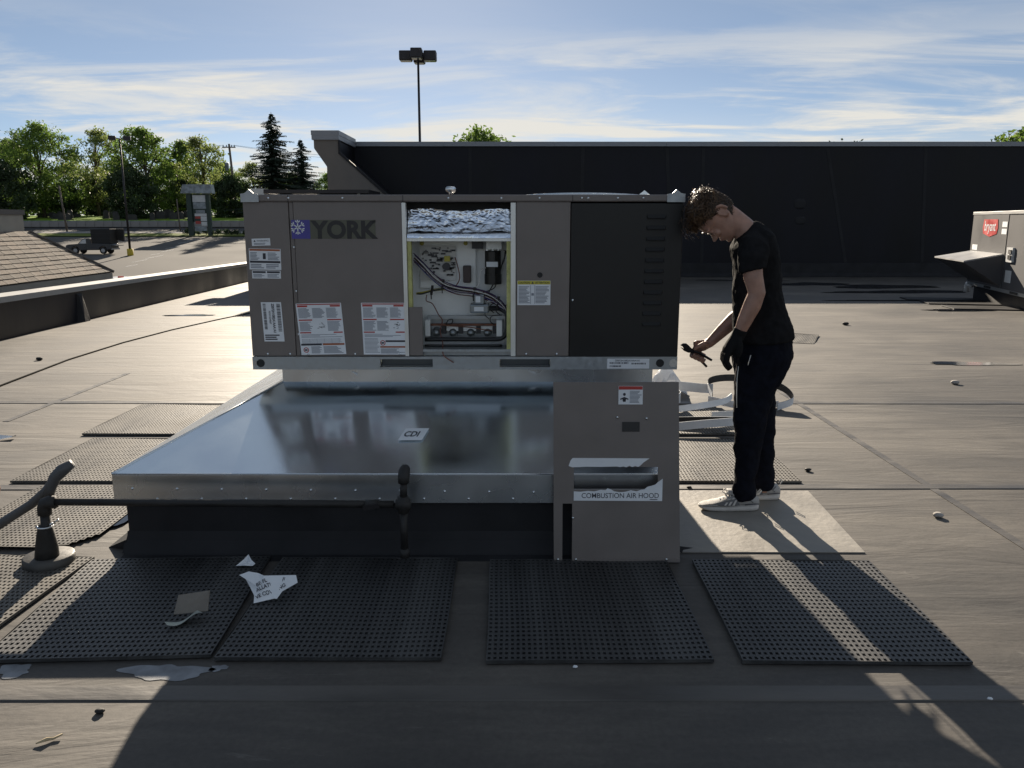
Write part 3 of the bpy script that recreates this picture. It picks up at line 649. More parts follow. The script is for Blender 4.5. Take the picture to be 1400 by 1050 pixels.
# two big instruction sheets
def sheet_label(x0,z0,w,h,rot,sh,second):
    b = MB(); f = fr(x0,z0,FY,rot,sh); plate(b,f,w,h)
    rect(b,f,.004,w-.004,h-.008,h-.003,.0021,3); rect(b,f,.006,.055,h-.018,h-.010,.0021,3); rect(b,f,w-.055,w-.006,h-.018,h-.010,.0021,3)
    for i in range(3): u = .008+i*(w-.016)/3; lines(b,f,u,u+(w-.03)/3,h-.072,h-.022,10)
    rect(b,f,.006,.072,h-.084,h-.078,.0021,3); rect(b,f,w-.075,w-.006,h-.084,h-.078,.0021,3)
    for i in range(3):
        u = .008+i*(w-.016)/3
        if (i == 1 and not second) or (i == 2 and second):
            for k in range(14): uu,vv = u+random.uniform(.01,.05),h-random.uniform(.095,.128); rect(b,f,uu,uu+random.uniform(.004,.01),vv,vv+.002,.0022,1)
        else: lines(b,f,u,u+(w-.03)/3,h-.136,h-.088,9)
    rect(b,f,.006,.06,h-.146,h-.140,.0021,3); rect(b,f,w-.05,w-.006,h-.146,h-.140,.0021,3)
    lines(b,f,.01,w-.01,h-.168,h-.150,3,2,.4,.6)
    if not second:
        for i in range(6): rect(b,f,.012+i*.036,.0128+i*.036,h-.198,h-.172,.0022,2)
        lines(b,f,.012,w-.012,h-.198,h-.172,5,2,.25,.1)
        rect(b,f,.004,w*.48,.046,.055,.0021,1); rect(b,f,w*.50,w-.004,.046,.055,.0021,4); cu_,cv_ = .026,.024
        lines(b,f,.052,w*.47,.006,.042,7); lines(b,f,w*.51,w-.008,.006,.042,7)
    else:
        lines(b,f,.008,w*.38,.008,h-.172,12,2,.35,.2); rect(b,f,w*.52,w-.004,h-.192,h-.183,.0021,1); rect(b,f,w*.39,w-.004,.034,.042,.0021,4); lines(b,f,w*.40,w-.008,.005,.031,6); cu_,cv_ = w*.455,.058
    ring = [(cu_+.013*math.cos(a),cv_+.013*math.sin(a)) for a in [2*math.pi*i/20 for i in range(20)]]; rin = [(cu_+(u-cu_)*.72,cv_+(v-cv_)*.72) for u,v in ring]
    vs = [f(u,v)-Vector((0,.0022,0)) for u,v in ring+rin]; b.add(vs,[(i,(i+1)%20,20+(i+1)%20,20+i) for i in range(20)],3)
    rect(b,f,cu_-.007,cu_+.006,cv_-.004,cv_+.004,.0022,1)
    return sticker('instruction_sheet',b,un)
sheet_label(-1.034,.878,.220,.252,.02,-.045,False); sheet_label(-.728,.880,.212,.254,.0,-.02,True)
# caution sticker right of the opening
b = MB(); f = fr(.026,1.123,FY,.0); plate(b,f,.160,.118); rect(b,f,.001,.159,.100,.117,.0019,5); text_mb(b,'CAUTION  ▲  ATTENTION',.0135,lambda u,v:f(.08+u,v+.1035)-Vector((0,.0022,0)),1,.0003,'CENTER',.9)
lines(b,f,.006,.062,.008,.092,13); lines(b,f,.088,.154,.008,.092,13); rect(b,f,.063,.065,.006,.096,.0022,2); rect(b,f,.083,.085,.006,.096,.0022,2); rect(b,f,.068,.080,.046,.058,.0022,2); sticker('sticker',b,un)
# serial strip on the rail
b = MB(); f = fr(.468,.811,yf,.0); plate(b,f,.207,.049); text_mb(b,'ZE072H10B2A1AAA1A1',.012,lambda u,v:f(.1+u,v+.036)-Vector((0,.0022,0)),1,.0002,'CENTER'); bars(b,f,.012,.108,.024,.032,False); bars(b,f,.12,.19,.021,.029,False); bars(b,f,.012,.068,.008,.016,False); sticker('serial_sticker',b,un)

# ---- the open compartment
IY = FY + .17
part('frame_strip','frame_metal', -.5235,-.505,FY-.003,FY+.04,Z0,Z1-.004); part('frame_strip','frame_metal', -.006,.017,FY-.003,FY+.04,Z0,Z1-.004)
part('insulation_edge','insul', -.503,-.486,FY+.012,FY+.06,.97,1.44); part('insulation_edge','insul', -.026,-.0065,FY+.012,FY+.06,.905,1.44)
part('side_liner','pale_metal', -.5275,-.522,FY+.042,4.30,.893,1.60); part('side_liner','pale_metal', .0175,.0215,FY+.042,4.30,.893,1.60)
part('back_plate','pale_metal', -.521,.017,IY+.05,IY+.056,.893,1.43)
part('sill','galv_dull', -.45,.0165,FY+.001,FY+.09,Z0+.0205,.905); part('lower_cover','casing', -.502,-.437,FY-.001,FY+.02,Z0+.003,1.112,.002)
part('top_void','dark_inside', -.521,.017,FY+.09,FY+.094,1.52,1.61)
# crumpled foil roll of insulation
fo = MB(); n, m = 110, 34; grid = []
for j in range(m+1):
    for i in range(n+1):
        u, v = i/n, j/m; yb = FY+.062-.040*v**1.6; q = Vector((u*5, v*1.6, 3.3))
        d = .006*noise.noise(q*2.2) + .005*abs(noise.noise(q*5.1)) + .002*noise.noise(q*11)
        grid.append(Vector((-.501+.494*u, yb+d, 1.575-.105*v+.006*math.sin(u*9)+.006*noise.noise(q*3.0+Vector((7,1,0))))))
fo.add(grid, [(j*(n+1)+i, j*(n+1)+i+1, (j+1)*(n+1)+i+1, (j+1)*(n+1)+i) for j in range(m) for i in range(n)]); fo.build('foil_insulation','foil',un,True)
fo = MB(); grid_quad(fo, (-.502,FY+.006,1.443),(-.007,FY+.006,1.443),(-.007,FY+.05,1.478),(-.502,FY+.05,1.478), 40, 8, lambda u,v: Vector((0,-.012*math.sin(math.pi*v)+random.uniform(-.0012,.0012),.006*math.sin(math.pi*v)))); fo.build('foil_flap','foil',un,True)
part('cross_brace','frame_metal', -.504,-.007,FY+.007,FY+.06,1.428,1.442)
# control plate with circuit board
cp = part('control_plate','pale_metal', -.466,-.182,IY+.020,IY+.035,1.19,1.425,.003)
pb = part('circuit_board','pcb', -.462,-.282,IY+.006,IY+.010,1.23,1.402)
random.seed(3); cb_ = MB()
for k in range(70):
    x = random.uniform(-.452,-.292); z = random.uniform(1.25,1.393); w_ = random.choice((.004,.006,.010,.022,.03)); h_ = random.choice((.004,.006,.008)); cb_.box(x,min(x+w_,-.284),IY-.003,IY+.006,z,z+h_)
cb_.build('components','chip',un)['kind'] = 'stuff'
part('relay','w_yellow', -.338,-.310,IY-.02,IY+.006,1.325,1.352)
b = MB(); b.tube([(-.329,IY-.018,1.300),(-.329,IY+.006,1.300)], .019, 16); b.build('disc_capacitor','chip',un)
part('transformer','w_brown', -.245,-.205,IY-.03,IY+.02,1.22,1.305,.006)
for x in (-.452,-.2325):
    b = MB(); b.tube([(x,IY+.014,1.414),(x,IY+.02,1.414)], .011, 14); b.tube([(x,IY+.008,1.414),(x,IY+.014,1.414)], .004, 8); b.build('grommet','w_yellow',un)
# contactor and its sticker
part('contactor','chip', -.20,-.145,IY-.02,IY+.04,1.388,1.43); part('junction_box','pale_metal', -.128,-.05,IY-.05,IY+.04,1.385,1.43,.003)
kc = MB(); kc.tube([(-.0955,IY-.005,z) for z in (1.212,1.214,1.262)], [.040,.0425,.0425], 24); kc.tube([(-.0955,IY-.005,z) for z in (1.2625,1.375,1.378)], [.0405,.0405,.038], 24); kc.build('capacitor','plastic_black',un,False)
b = MB(); b.box(-.127,-.07,IY-.0475,IY-.044,1.300,1.325); b.build('capacitor_sticker','paper',un)
for x in (-.125,-.096,-.068):
    b = MB(); b.box(x-.003,x+.003,IY-.01,IY-.008,1.378,1.392); b.build('terminal','galv',un)
def wire(nm, m, pts, r, n=6):
    P = [Vector(p) for p in pts]; Q = []
    for i in range(len(P)-1):
        p0,p1,p2,p3 = P[max(i-1,0)],P[i],P[i+1],P[min(i+2,len(P)-1)]
        for k in range(6):
            t_ = k/6; Q.append(.5*((2*p1)+(-p0+p2)*t_+(2*p0-5*p1+4*p2-p3)*t_*t_+(-p0+3*p1-3*p2+p3)*t_**3))
    Q.append(P[-1]); bb = MB(); bb.tube(Q, r, n); return bb.build(nm, m, un, True)
hx = [(-.485,1.345),(-.44,1.30),(-.385,1.245),(-.33,1.205),(-.27,1.185),(-.19,1.175),(-.12,1.155),(-.07,1.125),(-.03,1.085),(-.022,1.02)]
random.seed(21)
for i, c_ in enumerate(('w_red','w_blue','w_white','w_purple','w_orange','w_black','w_brown','w_white','w_red','w_blue','w_purple')):
    dz = (i-5)*.0042; dy = (i % 4)*.006
    wire('wire', c_, [(x+random.uniform(-.003,.003), IY-.035-dy, z+dz*(1 if k < 8 else .5)+random.uniform(-.003,.003)) for k,(x,z) in enumerate(hx)], .0026)
wire('wire','w_yellow',[(-.48,IY-.02,1.165),(-.44,IY-.03,1.172),(-.38,IY-.03,1.185),(-.32,IY-.03,1.190)],.006); wire('wire','w_black',[(-.475,IY-.028,1.165),(-.45,IY-.034,1.166),(-.38,IY-.036,1.185),(-.30,IY-.03,1.195)],.004)
wire('wire','w_white',[(-.185,IY-.03,1.19),(-.165,IY-.03,1.22),(-.155,IY-.03,1.28),(-.13,IY-.03,1.295)],.0028); wire('wire','w_black',[(-.095,IY-.02,1.21),(-.11,IY-.03,1.185),(-.12,IY-.03,1.165)],.003); wire('wire','w_black',[(-.08,IY-.02,1.21),(-.095,IY-.03,1.19),(-.15,IY-.03,1.17)],.003)
wire('wire','w_black',[(-.04,IY-.01,1.38),(-.03,IY-.02,1.37),(-.05,IY-.02,1.31),(-.06,IY-.02,1.27)],.0028); wire('wire','w_black',[(-.035,IY-.01,1.375),(-.04,IY-.025,1.33),(-.065,IY-.02,1.28)],.0028)
wire('wire','w_orange',[(-.285,IY-.01,1.345),(-.27,IY-.03,1.30),(-.262,IY-.03,1.24),(-.285,IY-.03,1.20)],.0026)
wire('wire','w_orange',[(-.428,IY-.03,1.16),(-.43,IY-.03,1.13),(-.40,IY-.03,1.115),(-.37,IY-.03,1.06),(-.352,IY-.03,1.03),(-.362,IY-.05,.98),(-.347,IY-.09,.93),(-.338,FY-.012,.885),(-.315,FY-.02,.862),(-.285,FY-.018,.842)],.0026)
wire('wire','w_black',[(-.335,IY-.04,.985),(-.325,IY-.045,1.03),(-.30,IY-.045,1.038),(-.302,IY-.04,1.02),(-.322,IY-.04,1.015)],.0026)
wire('wire','w_white',[(-.125,IY-.03,1.11),(-.12,IY-.04,1.13),(-.07,IY-.04,1.122),(-.042,IY-.04,1.115),(-.036,IY-.035,1.05),(-.034,IY-.03,.95)],.0030)
for x,z in ((-.345,1.215),(-.19,1.175),(-.07,1.13),(-.40,1.185)):
    b = MB(); b.tube([(x-.004,IY-.045,z-.024),(x+.004,IY-.045,z+.024)], .0065, 8); b.tube([(x-.004,IY-.05,z-.024),(x-.003,IY-.05,z-.045)], .003, 6); b.build('cable_tie','plastic_black',un)
# gas valve
part('gas_valve','valve', -.212,-.115,IY-.05,IY+.03,1.07,1.115,.008); gv = part('gas_valve_head','valve', -.19,-.138,IY-.055,IY+.02,1.116,1.165,.006)
part('valve_sticker','paper', -.19,-.142,IY-.0525,IY-.0505,1.08,1.102); part('valve_sticker','paper', -.182,-.158,IY-.0575,IY-.0555,1.125,1.155)
b = MB(); b.tube([(-.115,IY-.01,1.09),(-.03,IY-.01,1.09)], .012, 10); b.build('gas_nipple','pipe_black',un)
# burner box
part('burner_shield','galv_dull', -.432,-.03,IY-.005,IY+.03,1.035,1.052); part('burner_back','galv_dull', -.43,-.035,IY+.03,IY+.04,.935,1.035)
part('burner_end','pale_metal', -.436,-.412,IY-.06,IY+.03,.955,1.035); part('burner_end','pale_metal', -.078,-.050,IY-.06,IY+.03,.955,1.035)
b = MB(); b.box(-.411,-.079,IY-.03,IY-.015,1.004,1.014); b.build('burner_rack','rust',un)
for x in (-.385,-.30,-.21,-.125):
    b = MB(); b.tube([(x,IY-.05,.968),(x,IY+.03,.968)], [.016,.024], 14); b.build('burner_tube','valve',un,True)
    b = MB(); b.box(x+.028,x+.052,IY-.02,IY-.005,.962,1.002); b.build('burner_strap','chip',un)
part('manifold_plate','pale_metal', -.35,-.10,IY-.012,IY-.006,.975,1.0)
wire('gas_manifold','plastic_black',[(-.437,IY-.075,.941),(-.30,IY-.075,.941),(-.10,IY-.075,.941),(-.05,IY-.075,.948),(-.028,IY-.072,.975),(-.024,IY-.065,1.02),(-.03,IY-.05,1.07),(-.06,IY-.03,1.088)],.0105,10)
wire('drain_hose','plastic_black',[(-.437,IY-.09,.912),(-.25,IY-.09,.912),(-.05,IY-.09,.912)],.006,8)
wire('flame_lead','rust',[(-.34,IY-.05,1.008),(-.22,IY-.055,1.000),(-.13,IY-.05,.985),(-.10,IY-.05,.984)],.0028)
for x,z in ((-.09,1.01),(-.115,1.04),(-.06,1.06),(-.09,1.07)): wire('wire','w_black',[(x,IY-.04,z),(x-.02,IY-.045,z+.02),(x-.01,IY-.045,z+.045),(x+.04,IY-.045,z+.05)],.0024)

farther(un, 1.09)
# ------------------------------------------------------------------ removed access panel leaning on the lip
pn = thing('access_panel', (.47, 3.37, 0), 'brown-grey access panel with torn paper strip leaning on the curb adapter', 'panel')
PB, PT, PH = 3.390, 3.482, .820                     # foot and head of the panel in y, height
def pl(x, z, d=0.0):
    t_ = z/PH; return Vector((x, PB + (PT-PB)*t_ - d, z))
NB = 1.0
# sheet with the real cut-out that the torn paper covered
W0, W1, W2, W3 = .190, .228, .272, .762
win = (.278, .657, .338, .440)
xs_ = [W0, W1, W2, win[0], win[1], W3]; zs_ = [.004, .274, win[2], win[3], PH]
b = MB(); TH = .016
for i in range(5):
    for j in range(4):
        if j == 0 and i == 1: continue
        if j == 2 and i == 3: continue
        def XX(k, z): return xs_[k] - (.02*(z/PH) if k == 5 else (.006*(z/PH) if k == 0 else 0))
        q_ = [(XX(i,zs_[j]),zs_[j]),(XX(i+1,zs_[j]),zs_[j]),(XX(i+1,zs_[j+1]),zs_[j+1]),(XX(i,zs_[j+1]),zs_[j+1])]
        b.add([pl(x,z,0) for x,z in q_],[(0,1,2,3)])
sheet_o = b.build('panel_sheet','casing',pn)
bm = bmesh.new(); bm.from_mesh(sheet_o.data); bmesh.ops.remove_doubles(bm, verts=bm.verts, dist=1e-5); bmesh.ops.recalc_face_normals(bm, faces=bm.faces); bm.to_mesh(sheet_o.data); bm.free()
so_ = sheet_o.modifiers.new('thick','SOLIDIFY'); so_.thickness = .012; so_.offset = 0
b = MB(); b.add([pl(W2,.006,.010),pl(W3,.006,.010),pl(W3,.022,.010),pl(W2,.022,.010),pl(W2,.006,-.01),pl(W3,.006,-.01),pl(W3,.022,-.01),pl(W2,.022,-.01)],[(0,1,2,3),(3,2,6,7),(0,4,5,1),(4,7,6,5),(0,3,7,4),(1,5,6,2)]); b.build('bottom_flange','casing',pn)
for x,z in ((.209,.02),(.60,.66),(.47,.665),(.275,.21),(.70,.02),(.29,.02)):
    link('screw', scr, None, pn, pl(x,z,.010))
b = MB(); b.add([pl(.492,.600,.0085),pl(.570,.600,.0085),pl(.570,.644,.0085),pl(.492,.644,.0085)],[(0,1,2,3)]); b.build('knockout','logo_grey',pn)
# torn paper, upper and lower rests
def pf(x0,z0): return lambda u,v: pl(x0+u, z0+v, .0085)
b = MB(); P = [(.254,.446),(.262,.470),(.272,.482),(.616,.480),(.590,.462),(.575,.447),(.566,.442),(.552,.446),(.54,.441),(.527,.447),(.512,.440),(.50,.444),(.485,.441),(.47,.444),(.40,.442),(.33,.443),(.30,.441),(.27,.440)]
b.prism([pl(x,z,.0085) for x,z in P],(0,-.0006,0),(0,.0006,0)); b.build('torn_paper','paper',pn)
b = MB(); P = [(.278,.289),(.676,.287),(.677,.388),(.655,.372),(.645,.362),(.63,.357),(.61,.352),(.595,.340),(.58,.338),(.56,.331),(.535,.336),(.51,.329),(.485,.327),(.46,.331),(.445,.340),(.43,.345),(.42,.336),(.40,.338),(.37,.331),(.34,.333),(.31,.329),(.278,.331)]
b.prism([pl(x,z,.0085) for x,z in P],(0,-.0006,0),(0,.0006,0),0); PP_ = P
tb = MB(); text_mb(tb,'COMBUSTION AIR HOOD',.0325,lambda u,v:Vector((.312+u,0,.301+v)),1,.0001,'LEFT',.92)
def under_tear(p):
    zmax = max([a[1]+(c_[1]-a[1])*((p.x-a[0])/(c_[0]-a[0])) for a,c_ in zip(PP_[2:],PP_[3:]) if (a[0]-p.x)*(c_[0]-p.x) <= 0 and a[0] != c_[0]] or [0]); return p.z < zmax - .001
for f_ in tb.f:
    vs = [tb.v[i] for i in f_]
    if all(under_tear(p) for p in vs): b.add([pl(p.x,p.z,.0097) for p in vs],[list(range(len(vs)))],1)
lines(b, lambda u,v: pl(.62+u,.291+v,.0078), 0,.04,0,.006,1,2); b.build('torn_paper',['paper','ink'],pn,recalc=False)
# warning sticker with a hand-and-flame figure
b = MB(); f = lambda u,v: pl(.474+u,.722+v,.0072)
plate(b,f,.108,.082); rect(b,f,.001,.107,.066,.081,.0019,3); lines(b,f,.050,.104,.006,.062,10)
rect(b,f,.020,.032,.014,.022,.0022,1)
b.add([f(u,v)-Vector((0,.0022,0)) for u,v in ((.026,.034),(.044,.026),(.044,.020),(.034,.024),(.032,.012),(.020,.012),(.018,.024),(.008,.020),(.008,.026))],[tuple(range(9))],1)
b.add([f(.026+.006*math.cos(a),.045+.007*math.sin(a))-Vector((0,.0022,0)) for a in [2*math.pi*i/10 for i in range(10)]],[tuple(range(10))],1)
b.build('warning_sticker',LM,pn,recalc=False)

# ------------------------------------------------------------------ rubber walkway mats
def mat_mesh(W, D, px=.0205, py=.031, th=.008, cut=None):
    mb = MB(); nx = int(W/px); ny = int(D/py); px = W/nx; py = D/ny
    for j in range(ny):
        for i in range(nx):
            x0 = -W/2+i*px; y0 = -D/2+j*py; x1, y1 = x0+px, y0+py
            if cut and cut(x0+px/2, y0+py/2): continue
            hx0, hx1, hy0, hy1 = x0+px*.24, x1-px*.24, y0+py*.24, y1-py*.24
            v = [(x0,y0,th),(x1,y0,th),(x1,y1,th),(x0,y1,th),(hx0,hy0,th),(hx1,hy0,th),(hx1,hy1,th),(hx0,hy1,th),(hx0,hy0,.002),(hx1,hy0,.002),(hx1,hy1,.002),(hx0,hy1,.002)]
            mb.add(v,[(0,1,5,4),(1,2,6,5),(2,3,7,6),(3,0,4,7),(4,5,9,8),(5,6,10,9),(6,7,11,10),(7,4,8,11),(8,9,10,11)])
    if not cut: mb.add([(-W/2,-D/2,th),(W/2,-D/2,th),(W/2,D/2,th),(-W/2,D/2,th),(-W/2,-D/2,0),(W/2,-D/2,0),(W/2,D/2,0),(-W/2,D/2,0)],[(0,4,5,1),(1,5,6,2),(2,6,7,3),(3,7,4,0)])
    me = bpy.data.meshes.new('walkway_mat'); me.from_pydata([(v.x+.006*noise.noise(Vector((v.y*3,5,W))), v.y+.005*noise.noise(Vector((v.x*3,1,D))), v.z+(.006*noise.noise(Vector((v.x*2.6,v.y*2.6,W*9)))+.004 if v.z > .001 else 0)) for v in mb.v],[],mb.f); me.update(); return me
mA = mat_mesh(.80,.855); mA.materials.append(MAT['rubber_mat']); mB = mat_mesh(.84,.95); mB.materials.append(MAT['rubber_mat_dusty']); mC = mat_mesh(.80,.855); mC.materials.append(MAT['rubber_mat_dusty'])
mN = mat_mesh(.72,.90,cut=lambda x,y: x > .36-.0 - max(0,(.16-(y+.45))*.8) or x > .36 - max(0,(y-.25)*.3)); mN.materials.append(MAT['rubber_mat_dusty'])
MG = 'perforated rubber walkway mats on the roof'
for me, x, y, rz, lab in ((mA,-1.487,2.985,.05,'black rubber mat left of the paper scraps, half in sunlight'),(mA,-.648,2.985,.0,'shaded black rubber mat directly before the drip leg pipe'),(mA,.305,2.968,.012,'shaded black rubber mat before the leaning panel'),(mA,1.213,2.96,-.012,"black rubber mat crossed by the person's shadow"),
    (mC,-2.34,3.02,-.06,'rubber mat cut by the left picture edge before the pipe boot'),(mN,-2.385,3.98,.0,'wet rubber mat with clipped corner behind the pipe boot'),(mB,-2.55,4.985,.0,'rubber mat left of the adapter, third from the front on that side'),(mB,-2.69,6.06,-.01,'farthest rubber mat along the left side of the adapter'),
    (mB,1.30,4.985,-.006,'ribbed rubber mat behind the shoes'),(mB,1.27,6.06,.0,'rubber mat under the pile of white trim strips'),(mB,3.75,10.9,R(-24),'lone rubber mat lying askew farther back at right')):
    o = link('walkway_mat', me, None, None, (x,y,.0045+roof_z(y))); o.rotation_euler = (0,0,rz); tag(o, lab, 'rubber mat', MG)
# pale membrane patch under the shoes, silver splashes and puddles
def blob(name, m, cx_, cy_, rx, ry, z, seed, n=48, rough=.35):
    z = z + roof_z(cy_) + (.02*ry if cy_ > 8 else 0)
    random.seed(seed); ph = [random.uniform(0,6.28) for _ in range(5)]; b = MB()
    pts_ = []
    for k in range(n):
        a = 2*math.pi*k/n; r = 1 + rough*(.5*math.sin(2*a+ph[0])+.35*math.sin(3*a+ph[1])+.3*math.sin(5*a+ph[2])+.2*math.sin(9*a+ph[3])); pts_.append((cx_+rx*r*math.cos(a), cy_+ry*r*math.sin(a), z))
    b.add(pts_,[tuple(range(n))]); return b.build(name, m)
b = MB(); b.prism([(.76,3.50,0),(1.65,3.495,0),(1.70,4.365,0),(.80,4.37,0)],(0,0,.0005),(0,0,.006)); struct(b.build('membrane_patch','patch'))
for a in ((5.05,8.62,.46,.11),(8.9,23.9,1.1,.6),(10.5,22.6,1.6,.6),(10.6,20.6,1.3,.35),(7.6,26.2,1.2,.3),(9.2,20.3,1.1,.3),(8.0,17.6,.9,.14),(8.6,15.2,.8,.18),(-5.75,14.2,.42,.12)):
    struct(blob('puddle','water',*a,.005,int(a[0]*10)))
for a in ((-1.19,2.49,.13,.055),(-1.72,2.50,.06,.04),(-1.02,2.515,.03,.02)): struct(blob('sealant_splash','splash',*a,.0016,int(-a[0]*31)))
struct(blob('puddle','water',-2.25,3.95,.28,.36,.0118,77))
for i,(px_,py_,w_,d_,rz_) in enumerate(((9.6,17.9,1.5,.8,-.23),(9.55,16.8,1.6,.8,-.24),(9.4,15.6,1.6,.85,-.22))):
    b = MB(); z_ = roof_z(py_); c_ = Vector((px_,py_,z_+.014)); b.obox(c_,(w_/2*math.cos(rz_),w_/2*math.sin(rz_),0),(-d_/2*math.sin(rz_),d_/2*math.cos(rz_),-.01*d_),(0,0,.010)); tag(b.build('roof_pad','epdm',None,False,.004),('dark flat roof pad nearest the back wall beside the second unit','middle dark flat roof pad beside the second unit','dark flat roof pad nearest the camera beside the second unit')[i],'roof pad','flat roof pads beside the second unit')
# thin black cable lying across the roof
b = MB(); cpts = [(x_,y_,.008+roof_z(y_)) for x_,y_ in ((-4.5,5.4),(-4.70,6.6),(-4.82,7.4),(-4.88,8.0),(-5.02,8.9),(-5.12,10.4),(-5.10,11.9),(-4.95,13.6),(-4.65,15.6),(-4.1,17.6))]
mat('cable_black', (.012,.012,.012), .95, 0, .2, 5, spec=.05); b.tube(cpts, .009, 6); tag(b.build('roof_cable','cable_black',None,True),'thin black cable snaking over the sunlit roof at left','cable')

# ------------------------------------------------------------------ gas pipe, boot and conduit
gp = thing('gas_pipe', (-2.06, 3.33, 0), 'black iron gas pipe with drip leg running along the adapter lip', 'pipe')
def gpart(nm, pts, r, m='pipe_black', n=12): bb = MB(); bb.tube(pts, r, n); return bb.build(nm, m, gp, True)
gpart('riser',[(-2.066,3.33,.115),(-2.058,3.33,.27)],.021); gpart('elbow',[(-2.06,3.33,.255),(-2.058,3.33,.285),(-2.05,3.33,.305),(-2.03,3.33,.312),(-2.005,3.33,.313)],[.029,.030,.031,.030,.028])
gpart('long_run',[(-2.01,3.33,.313),(-1.2,3.33,.308),(-.52,3.33,.302)],.0165); gpart('tee',[(-.51,3.33,.302),(-.445,3.33,.302)],.025); gpart('tee',[(-.478,3.33,.265),(-.478,3.33,.338)],.0255)
gpart('drip_leg',[(-.478,3.33,.09),(-.478,3.33,.27)],.0165); gpart('drip_cap',[(-.478,3.33,.055),(-.478,3.33,.095)],.022); gpart('upper_leg',[(-.476,3.33,.33),(-.474,3.33,.405)],.0165); gpart('upper_elbow',[(-.474,3.33,.40),(-.473,3.33,.425),(-.472,3.345,.447),(-.471,3.37,.452)],[.024,.026,.026,.023]); gpart('valve_body',[(-.645,3.33,.302),(-.59,3.33,.302)],[.020,.022]); 
b = MB(); b.obox((-.615,3.302,.300),(.035,0,.006),(0,.003,0),(-.002,0,.010)); b.tube([(-.615,3.31,.302),(-.615,3.298,.302)],.008,8); b.build('valve_handle','dark_metal',gp)
bt = thing('pipe_boot', (-2.09,3.37,0), 'round rubber roof boot around the foot of the gas pipe', 'pipe boot')
b = MB(); b.tube([(-2.09,3.37,.001),(-2.09,3.37,.045),(-2.09,3.37,.049)],[.108,.106,.098],32); b.build('base_ring','boot',bt,True)
b = MB(); b.tube([(-2.085,3.35,.048),(-2.078,3.345,.10),(-2.072,3.338,.16),(-2.066,3.33,.20),(-2.065,3.33,.205)],[.050,.046,.036,.028,.026],20); b.build('cone','pipe_black',bt,True)
b = MB(); b.tube([(-2.105,3.33,.196),(-2.03,3.33,.212)],.006,6); b.tube([(-2.065+.031*math.cos(a),3.33+.031*math.sin(a),.20) for a in [6.283*i/16 for i in range(17)]],.004,6); b.tube([(-2.03,3.32,.21),(-1.99,3.31,.24)],.003,5); b.build('clamp','galv',bt,True)
cd = thing('conduit', (-2.3,3.5,0), 'grey flexible conduit rising in a bend beside the gas pipe', 'conduit')
b = MB(); b.tube([(-2.075,3.40,.32),(-2.06,3.40,.36),(-2.04,3.405,.40),(-2.005,3.41,.435),(-1.965,3.42,.462)],[.022,.024,.026,.028,.020],12); b.build('upper_bend','conduit',cd,True)
b = MB(); b.tube([(-2.62,3.42,.012),(-2.46,3.43,.085),(-2.30,3.43,.19),(-2.17,3.42,.27),(-2.09,3.41,.335),(-2.06,3.405,.37)],.021,12); b.build('lower_run','conduit',cd,True)
cp2 = MB()
for k in range(4): cp2.tube([(-2.745+.018*k,3.86+.02*k,.02),(-2.72+.018*k,3.86+.02*k,.10),(-2.70+.016*k,3.87+.02*k,.17),(-2.715+.016*k,3.88+.02*k,.24-.01*k)], .009, 7)
tag(cp2.build('tube_bundle','copper',None,True),'short bundle of tan tubes at the left picture edge by the wet mat','tubing')

# ------------------------------------------------------------------ litter on the mats
def crumple(pts2, z, seed, up):
    """flat torn sheet: triangulated fan with raised, uneven corners"""
    random.seed(seed); n = len(pts2); cx_ = sum(p[0] for p in pts2)/n; cy_ = sum(p[1] for p in pts2)/n
    mid = [((p[0]+cx_)/2,(p[1]+cy_)/2) for p in pts2]
    V = [(p[0],p[1],z+up[i%len(up)]) for i,p in enumerate(pts2)]+[(p[0],p[1],z+random.uniform(.004,.012)) for p in mid]+[(cx_,cy_,z+.008)]
    F = [(i,(i+1)%n,n+(i+1)%n,n+i) for i in range(n)]+[(n+i,n+(i+1)%n,2*n) for i in range(n)]
    return MB().add(V,F)
mtop = .0195
tl = R(42); O2 = Vector((-1.035, 2.955, mtop+.002))
def pap(u, v): return O2 + Vector((u, v*math.cos(tl), v*math.sin(tl) + .004*math.sin(u*60)*(1 if v > 0 else 0)))
sc_ = 1/(7*322); PO = [((x-875)*sc_, (510-y)*sc_/.93) for x,y in ((680,285),(760,245),(850,255),(920,272),(1215,262),(1240,325),(1115,405),(1075,465),(1050,460),(875,510),(865,440),(800,380),(720,285))]
b = MB(); cu_, cv_ = .03, .05
b.add([pap(u,v)+Vector((0,.02 if i in (0,1,2,11,12) else 0,.0)) for i,(u,v) in enumerate(PO)]+[pap(cu_,cv_)], [(i,(i+1)%len(PO),len(PO)) for i in range(len(PO))], 0)
def inside(u, v, P_=[(p[0]*.97+.001,p[1]*.97+.001) for p in PO[2:11]]):
    c_ = False
    for (x1,y1),(x2,y2) in zip(P_, P_[1:]+P_[:1]):
        if (y1 > v) != (y2 > v) and u < (x2-x1)*(v-y1)/(y2-y1)+x1: c_ = not c_
    return c_
rr = R(27)
for s_, x_, y_ in (('ALL BE FL',800,400),('ALLATION OF',885,415),('VE COVERING',895,478)):
    tm = MB(); u0, v0 = (x_-875)*sc_, (510-y_)*sc_/.93
    text_mb(tm, s_, .024, lambda u,v: Vector((u0+u*math.cos(rr)-v*math.sin(rr), v0+u*math.sin(rr)+v*math.cos(rr), 0)), 1, .0004, 'LEFT', .80)
    for f_ in tm.f:
        vs = [tm.v[i] for i in f_]
        if all(inside(p.x,p.y) for p in vs): b.add([pap(p.x,p.y)-Vector((0,.003,-.0012)) for p in vs],[tuple(range(len(vs)))],1)
tag(b.build('printed_paper_scrap',['paper','ink'],recalc=False),'torn white paper scrap with printed capitals on the shaded mat','paper scrap')
